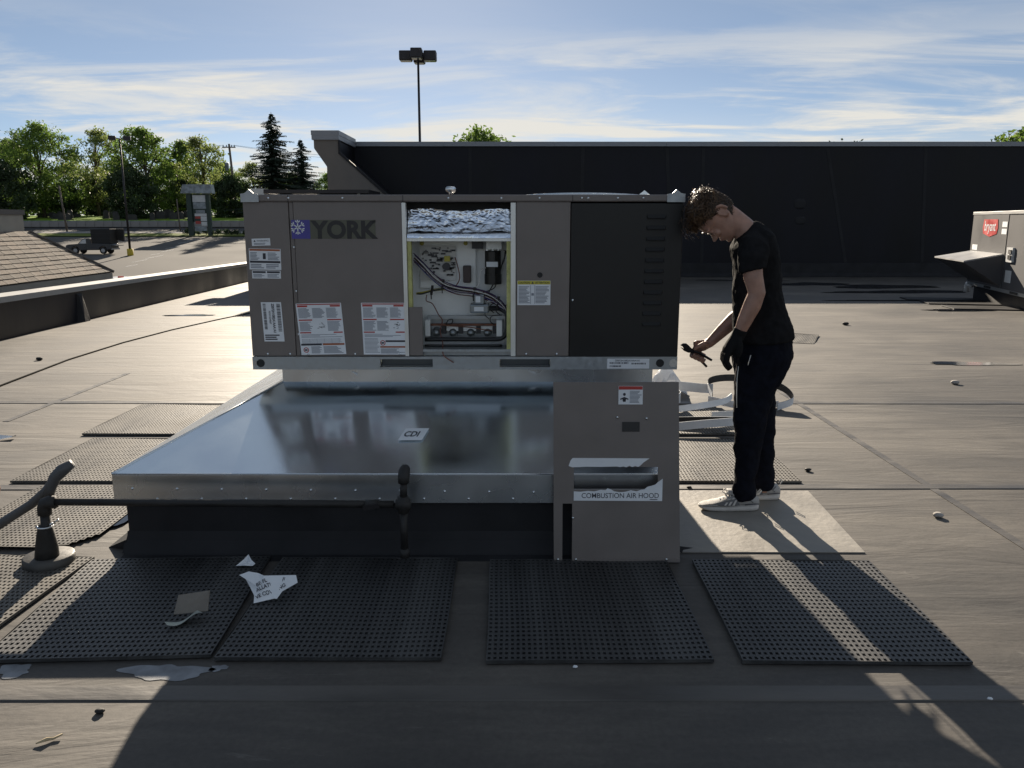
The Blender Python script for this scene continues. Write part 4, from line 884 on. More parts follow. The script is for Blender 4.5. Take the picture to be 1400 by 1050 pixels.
b = crumple([(-1.225,3.305),(-1.20,3.34),(-1.185,3.36),(-1.165,3.335),(-1.145,3.325),(-1.15,3.305),(-1.19,3.30)], mtop, 9, (.004,.02,.035,.02,.006,.004,.008)); tag(b.build('paper_scrap','paper'),'small blank torn paper scrap just behind the printed one','paper scrap')
cbd = thing('cardboard_piece',(-1.23,2.86,mtop),'square grey-brown cardboard piece with a curled pale strip on the mat','cardboard')
b = MB(); b.add([(-1.305,2.835,mtop+.016),(-1.185,2.865,mtop+.016),(-1.185,2.90,mtop+.085),(-1.30,2.88,mtop+.075),(-1.305,2.84,mtop+.012),(-1.185,2.87,mtop+.012),(-1.185,2.906,mtop+.081),(-1.30,2.886,mtop+.071)],[(0,1,2,3),(7,6,5,4),(0,4,5,1),(1,5,6,2),(2,6,7,3),(3,7,4,0)]); b.build('sheet','cardboard',cbd)
b = MB(); rg_ = []
for k in range(12):
    t_ = k/11; x = -1.205-.10*t_; y = 2.84-.075*t_; z = mtop+.024*math.cos(t_*2.4)**2+.003; wv = Vector((.02,-.022,.006+.01*math.sin(t_*5)))*(1-.55*t_)
    rg_.append([Vector((x,y,z))+wv,Vector((x,y,z))-wv])
for k in range(11): b.quad(rg_[k][0],rg_[k+1][0],rg_[k+1][1],rg_[k][1])
b.build('curled_strip','paper_pale',cbd,True)
b = MB(); b.add([(-3.66,5.44,.006),(-3.56,5.47,.02),(-3.555,5.53,.012),(-3.66,5.50,.03),(-3.54,5.50,.03)],[(0,1,2,3),(1,4,2)]); tag(b.build('blue_paper_scrap','paper'),'folded paper scrap on the roof at the left picture edge','paper scrap')
def pebble(x,y,r,lab,m='stone',cat='stone'):
    bb = MB(); random.seed(int(x*97+y*31)); bb.ball((x,y,r*.62+roof_z(y)),r*1.3,r,r*.65,9,6)
    for i,v in enumerate(bb.v): bb.v[i] = v + Vector((random.uniform(-1,1),random.uniform(-1,1),0))*r*.18
    tag(bb.build('pebble' if cat=='stone' else 'debris_chip',m,None,True),lab,cat)
pebble(2.235,3.96,.022,'pale pebble on the sunlit roof right of the patch'); pebble(4.23,7.46,.03,'pale pebble farther back before the long puddle'); pebble(5.3,12.6,.04,'dark clod on the roof right of the lone mat','tarp','debris'); pebble(1.66,2.30,.010,'white chip at the right picture edge near the bottom','paper','debris'); pebble(1.55,2.33,.007,'smaller white chip left of the one at the right edge','paper','debris'); pebble(-1.30,2.26,.012,'dark chip in the sunlit strip at lower left','tarp','debris')
pebble(.22,2.52,.007,'tiny white crumb at the front edge of the mat before the panel','paper','debris'); pebble(.44,3.08,.005,'white crumb on the mat below the leaning panel','paper','debris'); pebble(1.24,2.82,.007,"white crumb on the mat inside the person's shadow",'paper','debris'); pebble(1.03,4.42,.012,'dark crumb beside the near shoe toe','tarp','debris'); pebble(1.84,4.75,.016,'dark crumb right of the ribbed mat','tarp','debris'); pebble(-5.35,8.9,.03,'small dark lump beside the black cable','tarp','debris')
b = MB(); b.tube([(-1.41,2.10,.006),(-1.385,2.115,.010),(-1.37,2.125,.006),(-1.352,2.14,.010)],[.002,.006,.004,.003],6); tag(b.build('twig','twig',None,True),'pale splinter of wood near the bottom left corner','twig')

# ------------------------------------------------------------------ pile of removed trim behind the person
def ribbon(pts, hvec, th, mats=('trim_white','trim_dark')):
    """flat strip following pts; white outside, dark inside"""
    P = [Vector(p) for p in pts]; Q = []
    for i in range(len(P)-1):
        p0,p1,p2,p3 = P[max(i-1,0)],P[i],P[i+1],P[min(i+2,len(P)-1)]
        for k in range(6): t_ = k/6; Q.append(.5*((2*p1)+(-p0+p2)*t_+(2*p0-5*p1+4*p2-p3)*t_*t_+(-p0+3*p1-3*p2+p3)*t_**3))
    Q.append(P[-1]); b = MB(); rg = []
    for i,q in enumerate(Q):
        t_ = (Q[min(i+1,len(Q)-1)]-Q[max(i-1,0)]).normalized(); h = Vector(hvec); nv = t_.cross(h).normalized()*th
        rg.append([q-h+nv,q+h+nv,q+h-nv,q-h-nv])
    b.rings(rg,True,0)
    for i,f_ in enumerate(b.f):
        if len(f_) == 4 and i < (len(rg)-1)*4 and i % 4 == 2: b.m[i] = 1
    return b.build('trim_strip', list(mats))
TS = [([(1.05,5.60,.05),(1.35,5.62,.075),(1.64,5.68,.085),(1.40,5.80,.06),(1.05,5.85,.04)],(0,.0,.03),'wide white trim strip folded back on itself at the front of the pile'),
 ([(1.10,5.95,.09),(1.45,6.0,.125),(1.66,6.1,.14),(1.75,6.2,.16)],(0,.012,.022),'white trim strip slanting up behind the folded one'),
 ([(1.05,6.45,.10),(1.2,6.3,.10),(1.38,6.4,.10),(1.36,6.62,.10),(1.15,6.68,.10),(1.0,6.6,.10)],(0,0,.042),'rolled white trim hoop beside the leaning panel'),
 ([(1.35,6.75,.14),(1.62,6.7,.12),(1.72,6.68,.12)],(0,.0,.04),'short upright white trim strip behind the pile'),
 ([(1.66,6.45,.10),(1.70,6.75,.17),(1.95,6.8,.19),(2.25,6.6,.16),(2.32,6.42,.08),(2.18,6.38,.03)],(0,.0,.03),'dark looped trim strip arching behind the trouser legs'),
 ([(1.60,6.35,.10),(1.85,6.3,.06),(2.05,6.38,.045),(2.22,6.48,.03)],(0,.0,.028),'long grey trim strip running out to the right of the legs'),
 ([(1.55,6.02,.045),(1.80,6.06,.05),(2.0,6.15,.04)],(0,.0,.028),'short trim strip beside the knees')]
for i,(p_,h_,lab) in enumerate(TS): tag(ribbon(p_,h_,.0025,('trim_white','trim_dark') if i not in (4,) else ('trim_dark','trim_white')),lab,'trim strip','trim strips heaped on the mat')
random.seed(12); b = MB(); pts_ = []
for j in range(9):
    for i in range(9):
        u,v = i/8,j/8; pts_.append((1.22+.34*u+random.uniform(-.02,.02), 6.9+.34*v, max(.01,.20*math.sin(math.pi*u)*math.sin(math.pi*v)+random.uniform(-.035,.035)+.02)))
b.add(pts_,[(j*9+i,j*9+i+1,(j+1)*9+i+1,(j+1)*9+i) for j in range(8) for i in range(8)]); tag(b.build('plastic_bag','plastic_bag'),'crumpled white plastic bag behind the trim pile','plastic bag')

# ------------------------------------------------------------------ person
ps = thing('person', (1.24,4.14,0), 'person in black t-shirt and trousers, head bowed, working with pliers at the unit', 'person')
PY = 4.14
B = MB()
B.limb([(1.06,PY,1.575,.055,.055),(1.115,PY,1.535,.058,.058),(1.165,PY,1.495,.060,.062),(1.215,PY,1.45,.066,.080),(1.240,PY,1.40,.075,.130),(1.255,PY,1.30,.082,.130),(1.267,PY,1.18,.085,.120),(1.29,PY,1.05,.090,.120),(1.31,PY,.93,.105,.135),(1.315,PY,.84,.125,.160),(1.31,PY,.77,.10,.14)],24)
for yy_, L in ((4.06,[(1.30,.82,.11,.085),(1.265,.674,.085,.075),(1.255,.557,.072,.068),(1.252,.45,.060,.060),(1.255,.35,.056,.056),(1.245,.2,.040,.042),(1.24,.06,.036,.038)]),(4.23,[(1.32,.82,.11,.085),(1.33,.66,.085,.075),(1.345,.52,.070,.066),(1.365,.40,.058,.058),(1.38,.30,.054,.055),(1.39,.16,.040,.042),(1.395,.05,.036,.038)])):
    B.limb([(x,yy_,z,a,c_) for x,z,a,c_ in L],16)
# near arm, far arm
B.limb([(1.215,4.06,1.405,.060,.055),(1.185,3.985,1.385,.058,.052),(1.172,3.945,1.335,.052,.048),(1.182,3.93,1.25,.047,.044),(1.203,3.928,1.178,.043,.041),(1.185,3.932,1.115,.044,.041),(1.155,3.938,1.04,.037,.035),(1.132,3.945,.975,.028,.026),(1.122,3.948,.945,.027,.024)],16)
B.limb([(1.235,4.22,1.395,.060,.055),(1.25,4.29,1.365,.055,.050),(1.266,4.338,1.28,.050,.046),(1.275,4.35,1.15,.046,.044),(1.27,4.35,1.045,.043,.041),(1.215,4.345,.995,.043,.041),(1.15,4.34,.932,.036,.034),(1.085,4.335,.868,.027,.025),(1.06,4.338,.853,.026,.024)],16)
# far hand closed on the pliers
axd = Vector((.89,0,-.455)); A0 = Vector((.929,4.33,.857)); nd = Vector((-.455,0,-.89))
B.limb([(1.085,4.337,.868,.025,.022),(1.055,4.350,.852,.033,.020),(1.02,4.362,.845,.034,.016),(1.005,4.364,.842,.026,.013)],12)
for i, s_ in enumerate((.083,.105,.127,.148)):
    q0 = A0 + axd*s_; k = (1,.99,.95,.85)[i]
    B.tube([q0-nd*.016+Vector((0,.034,0)), q0+nd*.010*k+Vector((0,.036,0)), q0+nd*.030*k+Vector((0,.018,0)), q0+nd*.030*k+Vector((0,-.014,0)), q0+nd*.008*k+Vector((0,-.026,0))], [.0105,.0105,.0105,.0100,.0085],10)
B.tube([(1.072,4.325,.866),(1.048,4.308,.866),(1.022,4.302,.856),(1.0,4.303,.842),(.992,4.304,.836)],[.015,.0145,.0125,.0115,.008],10)
# near hand (inside the glove)
def near_hand(mb, g_):
    mb.limb([(1.127,3.947,.962,.026+g_,.024+g_),(1.108,3.948,.925,.030+g_,.036+g_),(1.085,3.948,.888,.027+g_,.042+g_),(1.076,3.948,.872,.020+g_,.040+g_)],14)
    for i,(yo,k) in enumerate(((-.034,.92),(-.012,1.05),(.011,1.0),(.033,.82))):
        mb.tube([(1.088,3.948+yo*.9,.895),(1.070,3.948+yo,.868),(1.068,3.948+yo,.868-.034*k),(1.080,3.948+yo*.95,.868-.058*k),(1.094,3.948+yo*.9,.868-.072*k)],[.0105+g_,.0115+g_,.0105+g_,.0095+g_,.0075+g_],10)
    mb.tube([(1.122,3.925,.945),(1.128,3.905,.915),(1.125,3.902,.885),(1.118,3.905,.862)],[.013+g_,.0125+g_,.0115+g_,.008+g_],10)
near_hand(B, -.001)
# head: built facing -x, then bowed about the ear
th = R(73); HS = 1.06; EAR = Vector((1.045,PY,1.562))
def hd(x, y, z): 
    x *= HS; y *= HS; z *= HS
    return EAR + Vector((x*math.cos(th) - z*math.sin(th), y, x*math.sin(th) + z*math.cos(th)))
SLc = [(.126,-.005,.030,.030),(.118,.040,.052,.050),(.100,.070,.070,.064),(.075,.090,.080,.073),(.045,.101,.085,.077),(.025,.103,.085,.077),(.010,.097,.083,.074),(-.012,.099,.078,.071),(-.035,.104,.066,.067),(-.055,.107,.045,.062),(-.075,.107,.020,.055),(-.092,.105,-.005,.045),(-.106,.098,-.030,.033),(-.113,.088,-.045,.020)]
rg = []
for z, fr_, bk, hw in SLc:
    cx_ = (bk - fr_)/2; rr = (bk + fr_)/2; ring_ = []
    for k in range(28):
        a = 2*math.pi*k/28; ca, sa = math.cos(a), math.sin(a)
        sq = 1.0 if ca > 0 else .88
        ring_.append(hd(cx_ + rr*ca, hw*(abs(sa)**sq)*(1 if sa >= 0 else -1), z))
    rg.append(ring_)
B.rings(rg)
def hball(x,y,z,a,b_,c_): 
    m_ = MB(); m_.ball((0,0,0),a,b_,c_,12,8); B.add([hd(x+v.x,y+v.y,z+v.z) for v in m_.v], m_.f)
# nose, brow, cheeks, lips, chin
B.add([hd(*p) for p in ((-.098,.010,.022),(-.098,-.010,.022),(-.108,.012,-.004),(-.108,-.012,-.004),(-.128,.009,-.026),(-.128,-.009,-.026),(-.104,.020,-.036),(-.104,-.020,-.036),(-.085,.012,.02),(-.085,-.012,.02),(-.085,.02,-.036),(-.085,-.02,-.036))],[(0,2,3,1),(2,4,5,3),(4,6,7,5),(0,8,10,6,4,2),(1,3,5,7,11,9),(6,10,11,7),(0,1,9,8),(8,9,11,10)])
hball(-.123,0,-.028,.011,.012,.010); hball(-.112,.013,-.031,.010,.008,.008); hball(-.112,-.013,-.031,.010,.008,.008)
hball(-.094,.030,.028,.014,.026,.008); hball(-.094,-.030,.028,.014,.026,.008); hball(-.088,.036,-.018,.018,.022,.018); hball(-.088,-.036,-.018,.018,.022,.018)
hball(-.106,0,-.056,.011,.024,.006); hball(-.105,0,-.067,.011,.021,.007); hball(-.100,0,-.096,.014,.020,.014); hball(-.092,.028,.008,.012,.014,.010); hball(-.092,-.028,.008,.012,.014,.010)
for sg in (-1,1):                                          # ears
    pts_ = [hd(.012+.020*math.cos(a), sg*(.074+.012*(1 if math.cos(a)>0 else .3)), .004+.032*math.sin(a)) for a in [6.283*i/14-.6 for i in range(13)]]
    B.tube(pts_, .0075, 8); hball(.010,sg*.074,.0,.017,.010,.028); hball(.0,sg*.076,-.026,.011,.008,.011)
body_me = remeshed(B, .0042, 5); body = link('body', body_me, 'skin', ps, (0,0,0), True)
for sg in (-1,1):
    b = MB(); m_ = MB(); m_.ball((0,0,0),.004,.014,.0022,10,6); b.add([hd(-.1045+v.x, sg*.029+v.y, .004+v.z) for v in m_.v], m_.f); b.build('eyelashes','hair',ps,True)
    b = MB(); m_ = MB(); m_.ball((0,0,0),.004,.020,.0034,10,6); b.add([hd(-.108+v.x, sg*.031+v.y, .030+v.z) for v in m_.v], m_.f); b.build('eyebrow','hair',ps,True)
b = MB()
for zz2 in (-.0605,): m_ = MB(); m_.ball((0,0,0),.006,.020,.005,12,6); b.add([hd(-.1125+v.x, v.y, zz2+v.z) for v in m_.v], m_.f)
b.build('lips','lip',ps,True)
# hair: a cap over the crown plus curls
H = MB(); rg = []
def hairline(a):                                           # lowest z of the hair for an angle (0 = back, pi = face)
    ca = math.cos(a); return -.060 if ca > .55 else (.018 if ca > -.05 else (.034 if ca > -.30 else (.062 if ca > -.6 else .074)))
for t_ in (1.0,.85,.7,.5,.3,.12,.0):
    ring_ = []
    for k in range(32):
        a = 2*math.pi*k/32; zl_ = hairline(a); z = zl_ + (.126-zl_)*t_
        zc_ = max(-.11,min(.126,z))
        for (za,fa,ba,wa),(zb_,fb,bb_,wb) in zip(SLc,SLc[1:]):
            if zb_ <= zc_ <= za:
                q = (zc_-zb_)/(za-zb_); fr_,bk,hw = fb+(fa-fb)*q, bb_+(ba-bb_)*q, wb+(wa-wb)*q; break
        cx_ = (bk-fr_)/2; rr = (bk+fr_)/2; g_ = .003 + .006*min(1,max(0,(z-.0)/.08))
        ring_.append(hd(cx_+(rr+g_)*math.cos(a), (hw+g_)*math.sin(a), z + (g_ if t_ > .9 else 0)))
    rg.append(ring_)
H.rings(rg); hair = H.build('hair','hair',ps,True)
random.seed(31); cu1 = MB(); cu2 = MB()
for k in range(6500):
    a = random.uniform(0,2*math.pi); t_ = random.random()**.8; zl_ = hairline(a); z = zl_+(.124-zl_)*t_
    top = max(0,min(1,(z-.035)/.06)); front = max(0,-math.cos(a))
    zc_ = min(.124,z)
    for (za,fa,ba,wa),(zb_,fb,bb_,wb) in zip(SLc,SLc[1:]):
        if zb_ <= zc_ <= za:
            q = (zc_-zb_)/(za-zb_); fr_,bk,hw = fb+(fa-fb)*q, bb_+(ba-bb_)*q, wb+(wa-wb)*q; break
    cx_ = (bk-fr_)/2; rr = (bk+fr_)/2
    p = Vector((cx_+(rr+.004)*math.cos(a), (hw+.004)*math.sin(a), z)); nrm_ = Vector((math.cos(a),math.sin(a),.2+1.6*max(0,(z-.06)/.06))).normalized()
    L = .005 + .017*top*(.4+.8*front) + random.uniform(0,.008)*(.3+top)
    if k % 30 == 0 and top > .2: L *= 2.1
    tg = Vector((random.uniform(-1,1)-.7*front,random.uniform(-1,1),random.uniform(-.8,.4))); tg = (tg - nrm_*tg.dot(nrm_)).normalized()
    w_ = .0011+.0006*top; sd_ = nrm_.cross(tg).normalized()*w_
    p1 = p + nrm_*L*.55 + tg*L*.25; p2 = p + nrm_*L*.85 + tg*L*.8; p3 = p + nrm_*L*.7 + tg*L*1.25
    for q_, tgt in ((((p,p1),(p1,p2)),cu1),(((p2,p3),),cu2)):
        for s0,s1 in q_: tgt.add([hd(*(s0-sd_)),hd(*(s0+sd_)),hd(*(s1+sd_*.7)),hd(*(s1-sd_*.7))],[(0,1,2,3)])
cu1.build('curls','hair',ps,recalc=False); cu2.build('curl_tips','hair_rimlit_tip',ps,recalc=False)
# clothes
S = MB(); S.limb([(1.185,PY,1.482,.062,.074),(1.205,PY,1.462,.085,.115),(1.225,PY,1.425,.108,.165),(1.247,PY,1.36,.113,.170),(1.259,PY,1.29,.117,.165),(1.268,PY,1.17,.121,.158),(1.288,PY,1.05,.130,.160),(1.310,PY,.96,.152,.184),(1.315,PY,.925,.155,.187),(1.316,PY,.915,.153,.185)],28)
S.limb([(1.225,4.07,1.405,.085,.075),(1.19,3.985,1.385,.082,.066),(1.174,3.945,1.335,.075,.062),(1.177,3.93,1.29,.069,.060),(1.179,3.928,1.281,.067,.058)],20)
S.limb([(1.24,4.20,1.395,.080,.075),(1.25,4.29,1.37,.076,.062),(1.262,4.335,1.31,.070,.058),(1.268,4.345,1.26,.066,.056)],20)
link('t_shirt', remeshed(S,.007,3,[(.09,.016),(.03,.007)]),'shirt',ps,(0,0,0),True)
T = MB(); T.limb([(1.312,PY,.95,.138,.168),(1.313,PY,.90,.144,.170),(1.315,PY,.85,.151,.176),(1.307,PY,.79,.146,.172),(1.30,PY,.745,.125,.165)],28)
T.limb([(1.300,4.06,.82,.138,.092),(1.280,4.06,.74,.124,.092),(1.258,4.06,.674,.106,.088),(1.250,4.06,.557,.090,.082),(1.248,4.06,.418,.078,.074),(1.246,4.06,.278,.065,.066),(1.237,4.06,.17,.055,.058),(1.238,4.06,.120,.068,.068),(1.242,4.06,.068,.060,.050)],20)
T.limb([(1.312,4.225,.82,.138,.092),(1.316,4.225,.74,.120,.092),(1.328,4.23,.64,.102,.088),(1.345,4.23,.50,.087,.080),(1.368,4.23,.354,.074,.072),(1.385,4.23,.21,.062,.064),(1.39,4.23,.13,.066,.066),(1.396,4.23,.066,.060,.050)],20)
link('trousers', remeshed(T,.007,3,[(.11,.026),(.035,.011)]),'trousers',ps,(0,0,0),True)
# white drawstring and piping
b = MB(); b.tube([(1.150,3.985,.80),(1.146,3.985,.74),(1.148,3.983,.66),(1.152,3.98,.585)],.0022,5); b.tube([(1.195,3.94,.865),(1.188,3.935,.84),(1.183,3.935,.815)],.0022,5); b.build('drawstring','lace',ps,True)
G_ = MB(); near_hand(G_, .0055); G_.limb([(1.14,3.942,.995,.036,.033),(1.130,3.946,.968,.034,.031),(1.12,3.948,.945,.034,.033)],14); link('glove', remeshed(G_,.0042,3),'glove',ps,(0,0,0),True)
# shoes
def shoe(hx_, y, toe_dir, L, nm):
    r_ = thing_part(nm, (hx_+toe_dir*L/2, y, 0))
    secs = [(0.0,.030,.075,.028),(.06,.034,.098,.038),(.16,.036,.102,.041),(.30,.036,.098,.041),(.42,.037,.094,.042),(.52,.037,.082,.044),(.65,.036,.064,.047),(.78,.034,.052,.047),(.90,.033,.044,.040),(.97,.034,.039,.026),(1.0,.034,.036,.012)]
    mb = MB(); rg = []
    for t_,zb_,zt_,w_ in secs:
        x = hx_+toe_dir*L*t_; ring_ = []
        for k in range(16):
            a = 2*math.pi*k/16; ca,sa = math.cos(a),math.sin(a); zz3 = zb_+(zt_-zb_)*(.5+.5*sa) ; ww = w_*(1-.32*max(0,sa)**2)
            ring_.append(Vector((x,y+ww*(abs(ca)**.7)*(1 if ca>=0 else -1),zz3)))
        rg.append(ring_)
    mb.rings(rg); up = mb.build('upper','shoe',r_,True)
    sb = MB(); rg = []
    for t_,w_,lo,hi in ((-.015,.020,.014,.046),(.02,.036,.004,.048),(.10,.044,.001,.046),(.30,.044,.001,.042),(.5,.047,.001,.040),(.68,.052,.001,.038),(.82,.050,.003,.037),(.93,.042,.010,.037),(.99,.026,.018,.037),(1.012,.010,.024,.036)):
        x = hx_+toe_dir*L*t_; rg.append([Vector((x,y-w_*.94,lo)),Vector((x,y+w_*.94,lo)),Vector((x,y+w_,(lo+hi)/2)),Vector((x,y+w_*.97,hi)),Vector((x,y-w_*.97,hi)),Vector((x,y-w_,(lo+hi)/2))])
    sb.rings(rg); so2 = sb.build('sole','sole',r_,True); md = so2.modifiers.new('s','SUBSURF'); md.levels = 1; md.render_levels = 1
    for i in range(3):                                     # three slanted side stripes
        t0 = .44+.07*i; x0_ = hx_+toe_dir*L*t0; x1_ = hx_+toe_dir*L*(t0-.085); sbm = MB()
        sbm.add([(x0_,y-.0505,.044),(x0_+toe_dir*.011,y-.0505,.044),(x1_+toe_dir*.011,y-.036,.088-.006*i),(x1_,y-.036,.089-.006*i)],[(0,1,2,3)]); so3 = sbm.build('stripe','sole',r_); md = so3.modifiers.new('t','SOLIDIFY'); md.thickness = .004; md.offset = 0
    hb = MB(); hb.tube([(hx_+toe_dir*L*.02,y-.041,.050),(hx_+toe_dir*L*.26,y-.0455,.046)],.0022,5); hb.tube([(hx_+toe_dir*L*.10,y-.040,.090),(hx_+toe_dir*L*.17,y-.0445,.070),(hx_+toe_dir*L*.12,y-.0445,.058)],.0018,5); hb.build('heel_trim','navy',r_,True)
    gb = MB(); gb.add([(hx_+toe_dir*L*t_,y-w_,z) for t_,w_,z in ((.34,.0455,.043),(.60,.0495,.042),(.97,.030,.040),(.90,.038,.047),(.78,.0455,.052),(.66,.0455,.062),(.56,.0445,.072),(.40,.0425,.078))],[tuple(range(8))]); gb.build('toe_panel','shoe_grey',r_)
    lb = MB()
    for i in range(5):
        t_ = .44+.055*i; x = hx_+toe_dir*L*t_; z = .0975-.0065*i-.010*(i>2); lb.tube([(x,y-.026,z-.006),(x-toe_dir*.006,y,z+.006),(x,y+.026,z-.006)],.0032,6)
    lb.tube([(hx_+toe_dir*L*.50,y-.01,.095),(hx_+toe_dir*L*.54,y-.026,.112),(hx_+toe_dir*L*.60,y-.028,.104),(hx_+toe_dir*L*.55,y-.02,.09)],.003,6); lb.tube([(hx_+toe_dir*L*.50,y+.01,.096),(hx_+toe_dir*L*.57,y+.02,.116),(hx_+toe_dir*L*.60,y+.01,.10),(hx_+toe_dir*L*.53,y+.005,.09)],.003,6); lb.build('laces','lace',r_,True)
    tb_ = MB(); tb_.box(hx_+toe_dir*L*.44-.03,hx_+toe_dir*L*.44+.012,y-.022,y+.022,.09,.118); tb_.build('tongue','shoe',r_,True,.006)
    pb_ = MB(); pb_.tube([(hx_-toe_dir*.002,y,.085),(hx_-toe_dir*.016,y,.11),(hx_-toe_dir*.010,y,.118),(hx_+toe_dir*.008,y,.095)],.003,6); pb_.build('pull_tab','lace',r_,True)
def thing_part(nm, loc):
    o = bpy.data.objects.new(nm, None); col.objects.link(o); o.empty_display_size = .05; o.parent = ps; o.location = Vector(loc)-WL[ps]; WL[o] = Vector(loc); return o
shoe(1.318,4.065,-1,.315,'shoe'); shoe(1.487,4.235,-1,.300,'shoe')
# pliers in the far hand
pt = thing('pliers', A0, 'dark water-pump pliers held in the reaching hand', 'pliers')
def A(s_, off=0.0, dy=0.0): return A0 + axd*s_ + nd*off + Vector((0,dy,0))
b = MB(); b.prism([A(-.004,.004),A(.004,-.012),A(.020,-.020),A(.040,-.016),A(.060,-.009),A(.075,-.010),A(.085,.002),A(.060,.012),A(.040,.014),A(.018,.010),A(.010,.004)],(0,-.006,0),(0,.006,0)); b.build('jaw','tool',pt,bevel=.002)
b = MB(); b.prism([A(.0,.012),A(.012,.016),A(.030,.022),A(.055,.020),A(.070,.012),A(.050,.004),A(.020,.012)],(0,-.0045,0),(0,.0045,0)); b.build('jaw','tool',pt,bevel=.002)
for p_ in ([A(.070,-.002),A(.11,-.006),A(.15,-.004),A(.192,-.002)],[A(.068,.008),A(.11,.018),A(.15,.030),A(.185,.042)]):
    b = MB(); b.tube(p_,[.006,.0075,.0075,.0065],8); b.build('handle','plastic_black',pt,True)

# ------------------------------------------------------------------ lamps, poles, sign
def lamp(name, x, y, top, base_z, heads, label, grp, r=.09):
    t_ = thing(name, (x,y,base_z), label, 'lamp post', grp)
    b = MB(); b.tube([(x,y,base_z+.7),(x,y,top)],[r,r*.65],10); b.build('pole','dark_metal',t_,True)
    b = MB(); b.tube([(x,y,base_z-.3),(x,y,base_z+.72)],.32,14); b.build('concrete_base','yellow',t_,True)
    b = MB(); L = .62
    for a in heads: b.tube([(x,y,top-.12),(x+math.cos(a)*L*.55,y+math.sin(a)*L*.55,top-.02)],.04,8)
    b.build('bracket_arms','dark_metal',t_)
    for a in heads:
        ux,uy = Vector((math.cos(a),math.sin(a),0)), Vector((-math.sin(a),math.cos(a),0)); c_ = Vector((x,y,top))+ux*.72
        bb = MB(); bb.obox(c_,ux*.37,uy*.33,Vector((0,0,.27)) if len(heads) > 2 else Vector((0,0,.2))); hd_ = bb.build('lamp_head','dark_metal',t_,bevel=.05)
        bb = MB(); bb.obox(c_-Vector((0,0,.285 if len(heads) > 2 else .215)),ux*.31,uy*.27,Vector((0,0,.012))); bb.build('lens','glass',hd_)
    return t_
lamp('lot_lamp',-5.55,50,11.1,-3.6,[0,math.pi/2,math.pi,-math.pi/2],'tall dark four-headed lamp post rising behind the black wall',None,.10)
lamp('lot_lamp',-41.6,88,10.2,-2.1,[R(20),R(200)],'two-headed parking lot lamp post with yellow base beside the pickup',None,.13)
up_ = thing('utility_pole',(-50.6,150,2.3),'wooden utility pole with crossarm and transformer near the spruces','utility pole')
b = MB(); b.tube([(-50.6,150,2.0),(-51.2,150,15.3)],[.28,.18],10); b.build('pole','wood_pole',up_,True)
b = MB(); b.box(-52.4,-50.0,149.7,149.85,14.6,14.8); b.build('crossarm','wood_pole',up_)
for x in (-52.2,-51.6,-50.7,-50.2):
    b = MB(); b.tube([(x,149.78,14.8),(x,149.78,15.1)],.09,8); b.build('insulator','sign_grey',up_)
b = MB(); b.tube([(-51.75,149.6,10.6),(-51.75,149.6,11.9),(-51.75,149.6,12.0)],[.36,.36,.28],12); b.build('transformer','sign_grey',up_,True)
def wpole(x,y,top,bz,lab,lean=0,r=.13):
    b = MB(); b.tube([(x,y,bz-.2),(x+lean,y,top)],[r*1.2,r],8); tag(b.build('slim_pole','wood_pole',None,True),lab,'pole','slim poles along the road')
wpole(-69.6,127,7.0,.1,'leaning slim pole before the big leafy trees',-.5); wpole(-52.1,127.5,5.0,.1,'slim pole just left of the tall store sign',-.15,.09); wpole(-45.5,148,8.2,2.2,'short slim pole before the tall spruce')
def span(a, c_, sag, lab):
    A_,C_ = Vector(a),Vector(c_); b = MB(); b.tube([A_.lerp(C_,i/12)-Vector((0,0,sag*4*(i/12)*(1-i/12))) for i in range(13)],.022,5); tag(b.build('overhead_wire','dark_metal'),lab,'wire','overhead wires')
span((-52.2,149.78,15.05),(-105,150,13.5),1.2,'overhead wire running left from the crossarm tip'); span((-50.2,149.78,15.05),(5,150,13.0),1.4,'overhead wire running right from the crossarm tip'); span((-50.7,149.78,15.05),(5,151,12.2),1.6,'lower overhead wire right of the utility pole'); span((-51.0,149.7,9.6),(5,149,6.3),1.2,'thick low cable passing before the spruces')

sg_ = thing('store_sign',(-45.0,118,-.6),'tall dark green store sign with grey roof and stacked tenant panels','sign')
sx0, sx1, sy = -47.1, -43.2, 118.0
b = MB(); b.box(-46.9,-46.2,sy-.3,sy+.3,-.8,5.4); b.build('post','sign_green',sg_); b = MB(); b.box(-44.1,-43.6,sy-.3,sy+.3,-.8,5.4); b.build('post','sign_green',sg_)
b = MB(); b.box(-46.19,-44.11,sy-.05,sy+.25,1.5,5.4); b.build('back_board','sign_green',sg_)
b = MB(); b.prism([(-47.5,0,5.5),(-43.0,0,5.5),(-43.15,0,6.75),(-47.1,0,6.75)],(0,sy-.7,0),(0,sy+.7,0)); b.build('roof','sign_grey',sg_)
for x0_,x1_,z0_,z1_,m_ in ((-46.05,-44.2,4.3,5.25,'sign_white'),(-46.0,-44.2,3.35,4.25,'sign_grey'),(-45.7,-44.4,2.75,3.15,'sign_grey'),(-45.9,-44.15,2.3,2.68,'sign_white'),(-45.85,-45.1,1.95,2.26,'sign_red'),(-45.05,-44.15,1.6,2.26,'sign_white'),(-45.85,-45.1,1.2,1.6,'sign_red'),(-45.0,-44.15,.95,1.5,'sign_white'),(-46.0,-44.3,.2,.85,'sign_grey')):
    b = MB(); b.box(x0_,x1_,sy-.13,sy-.055,z0_,z1_); b.build('tenant_panel',m_,sg_)

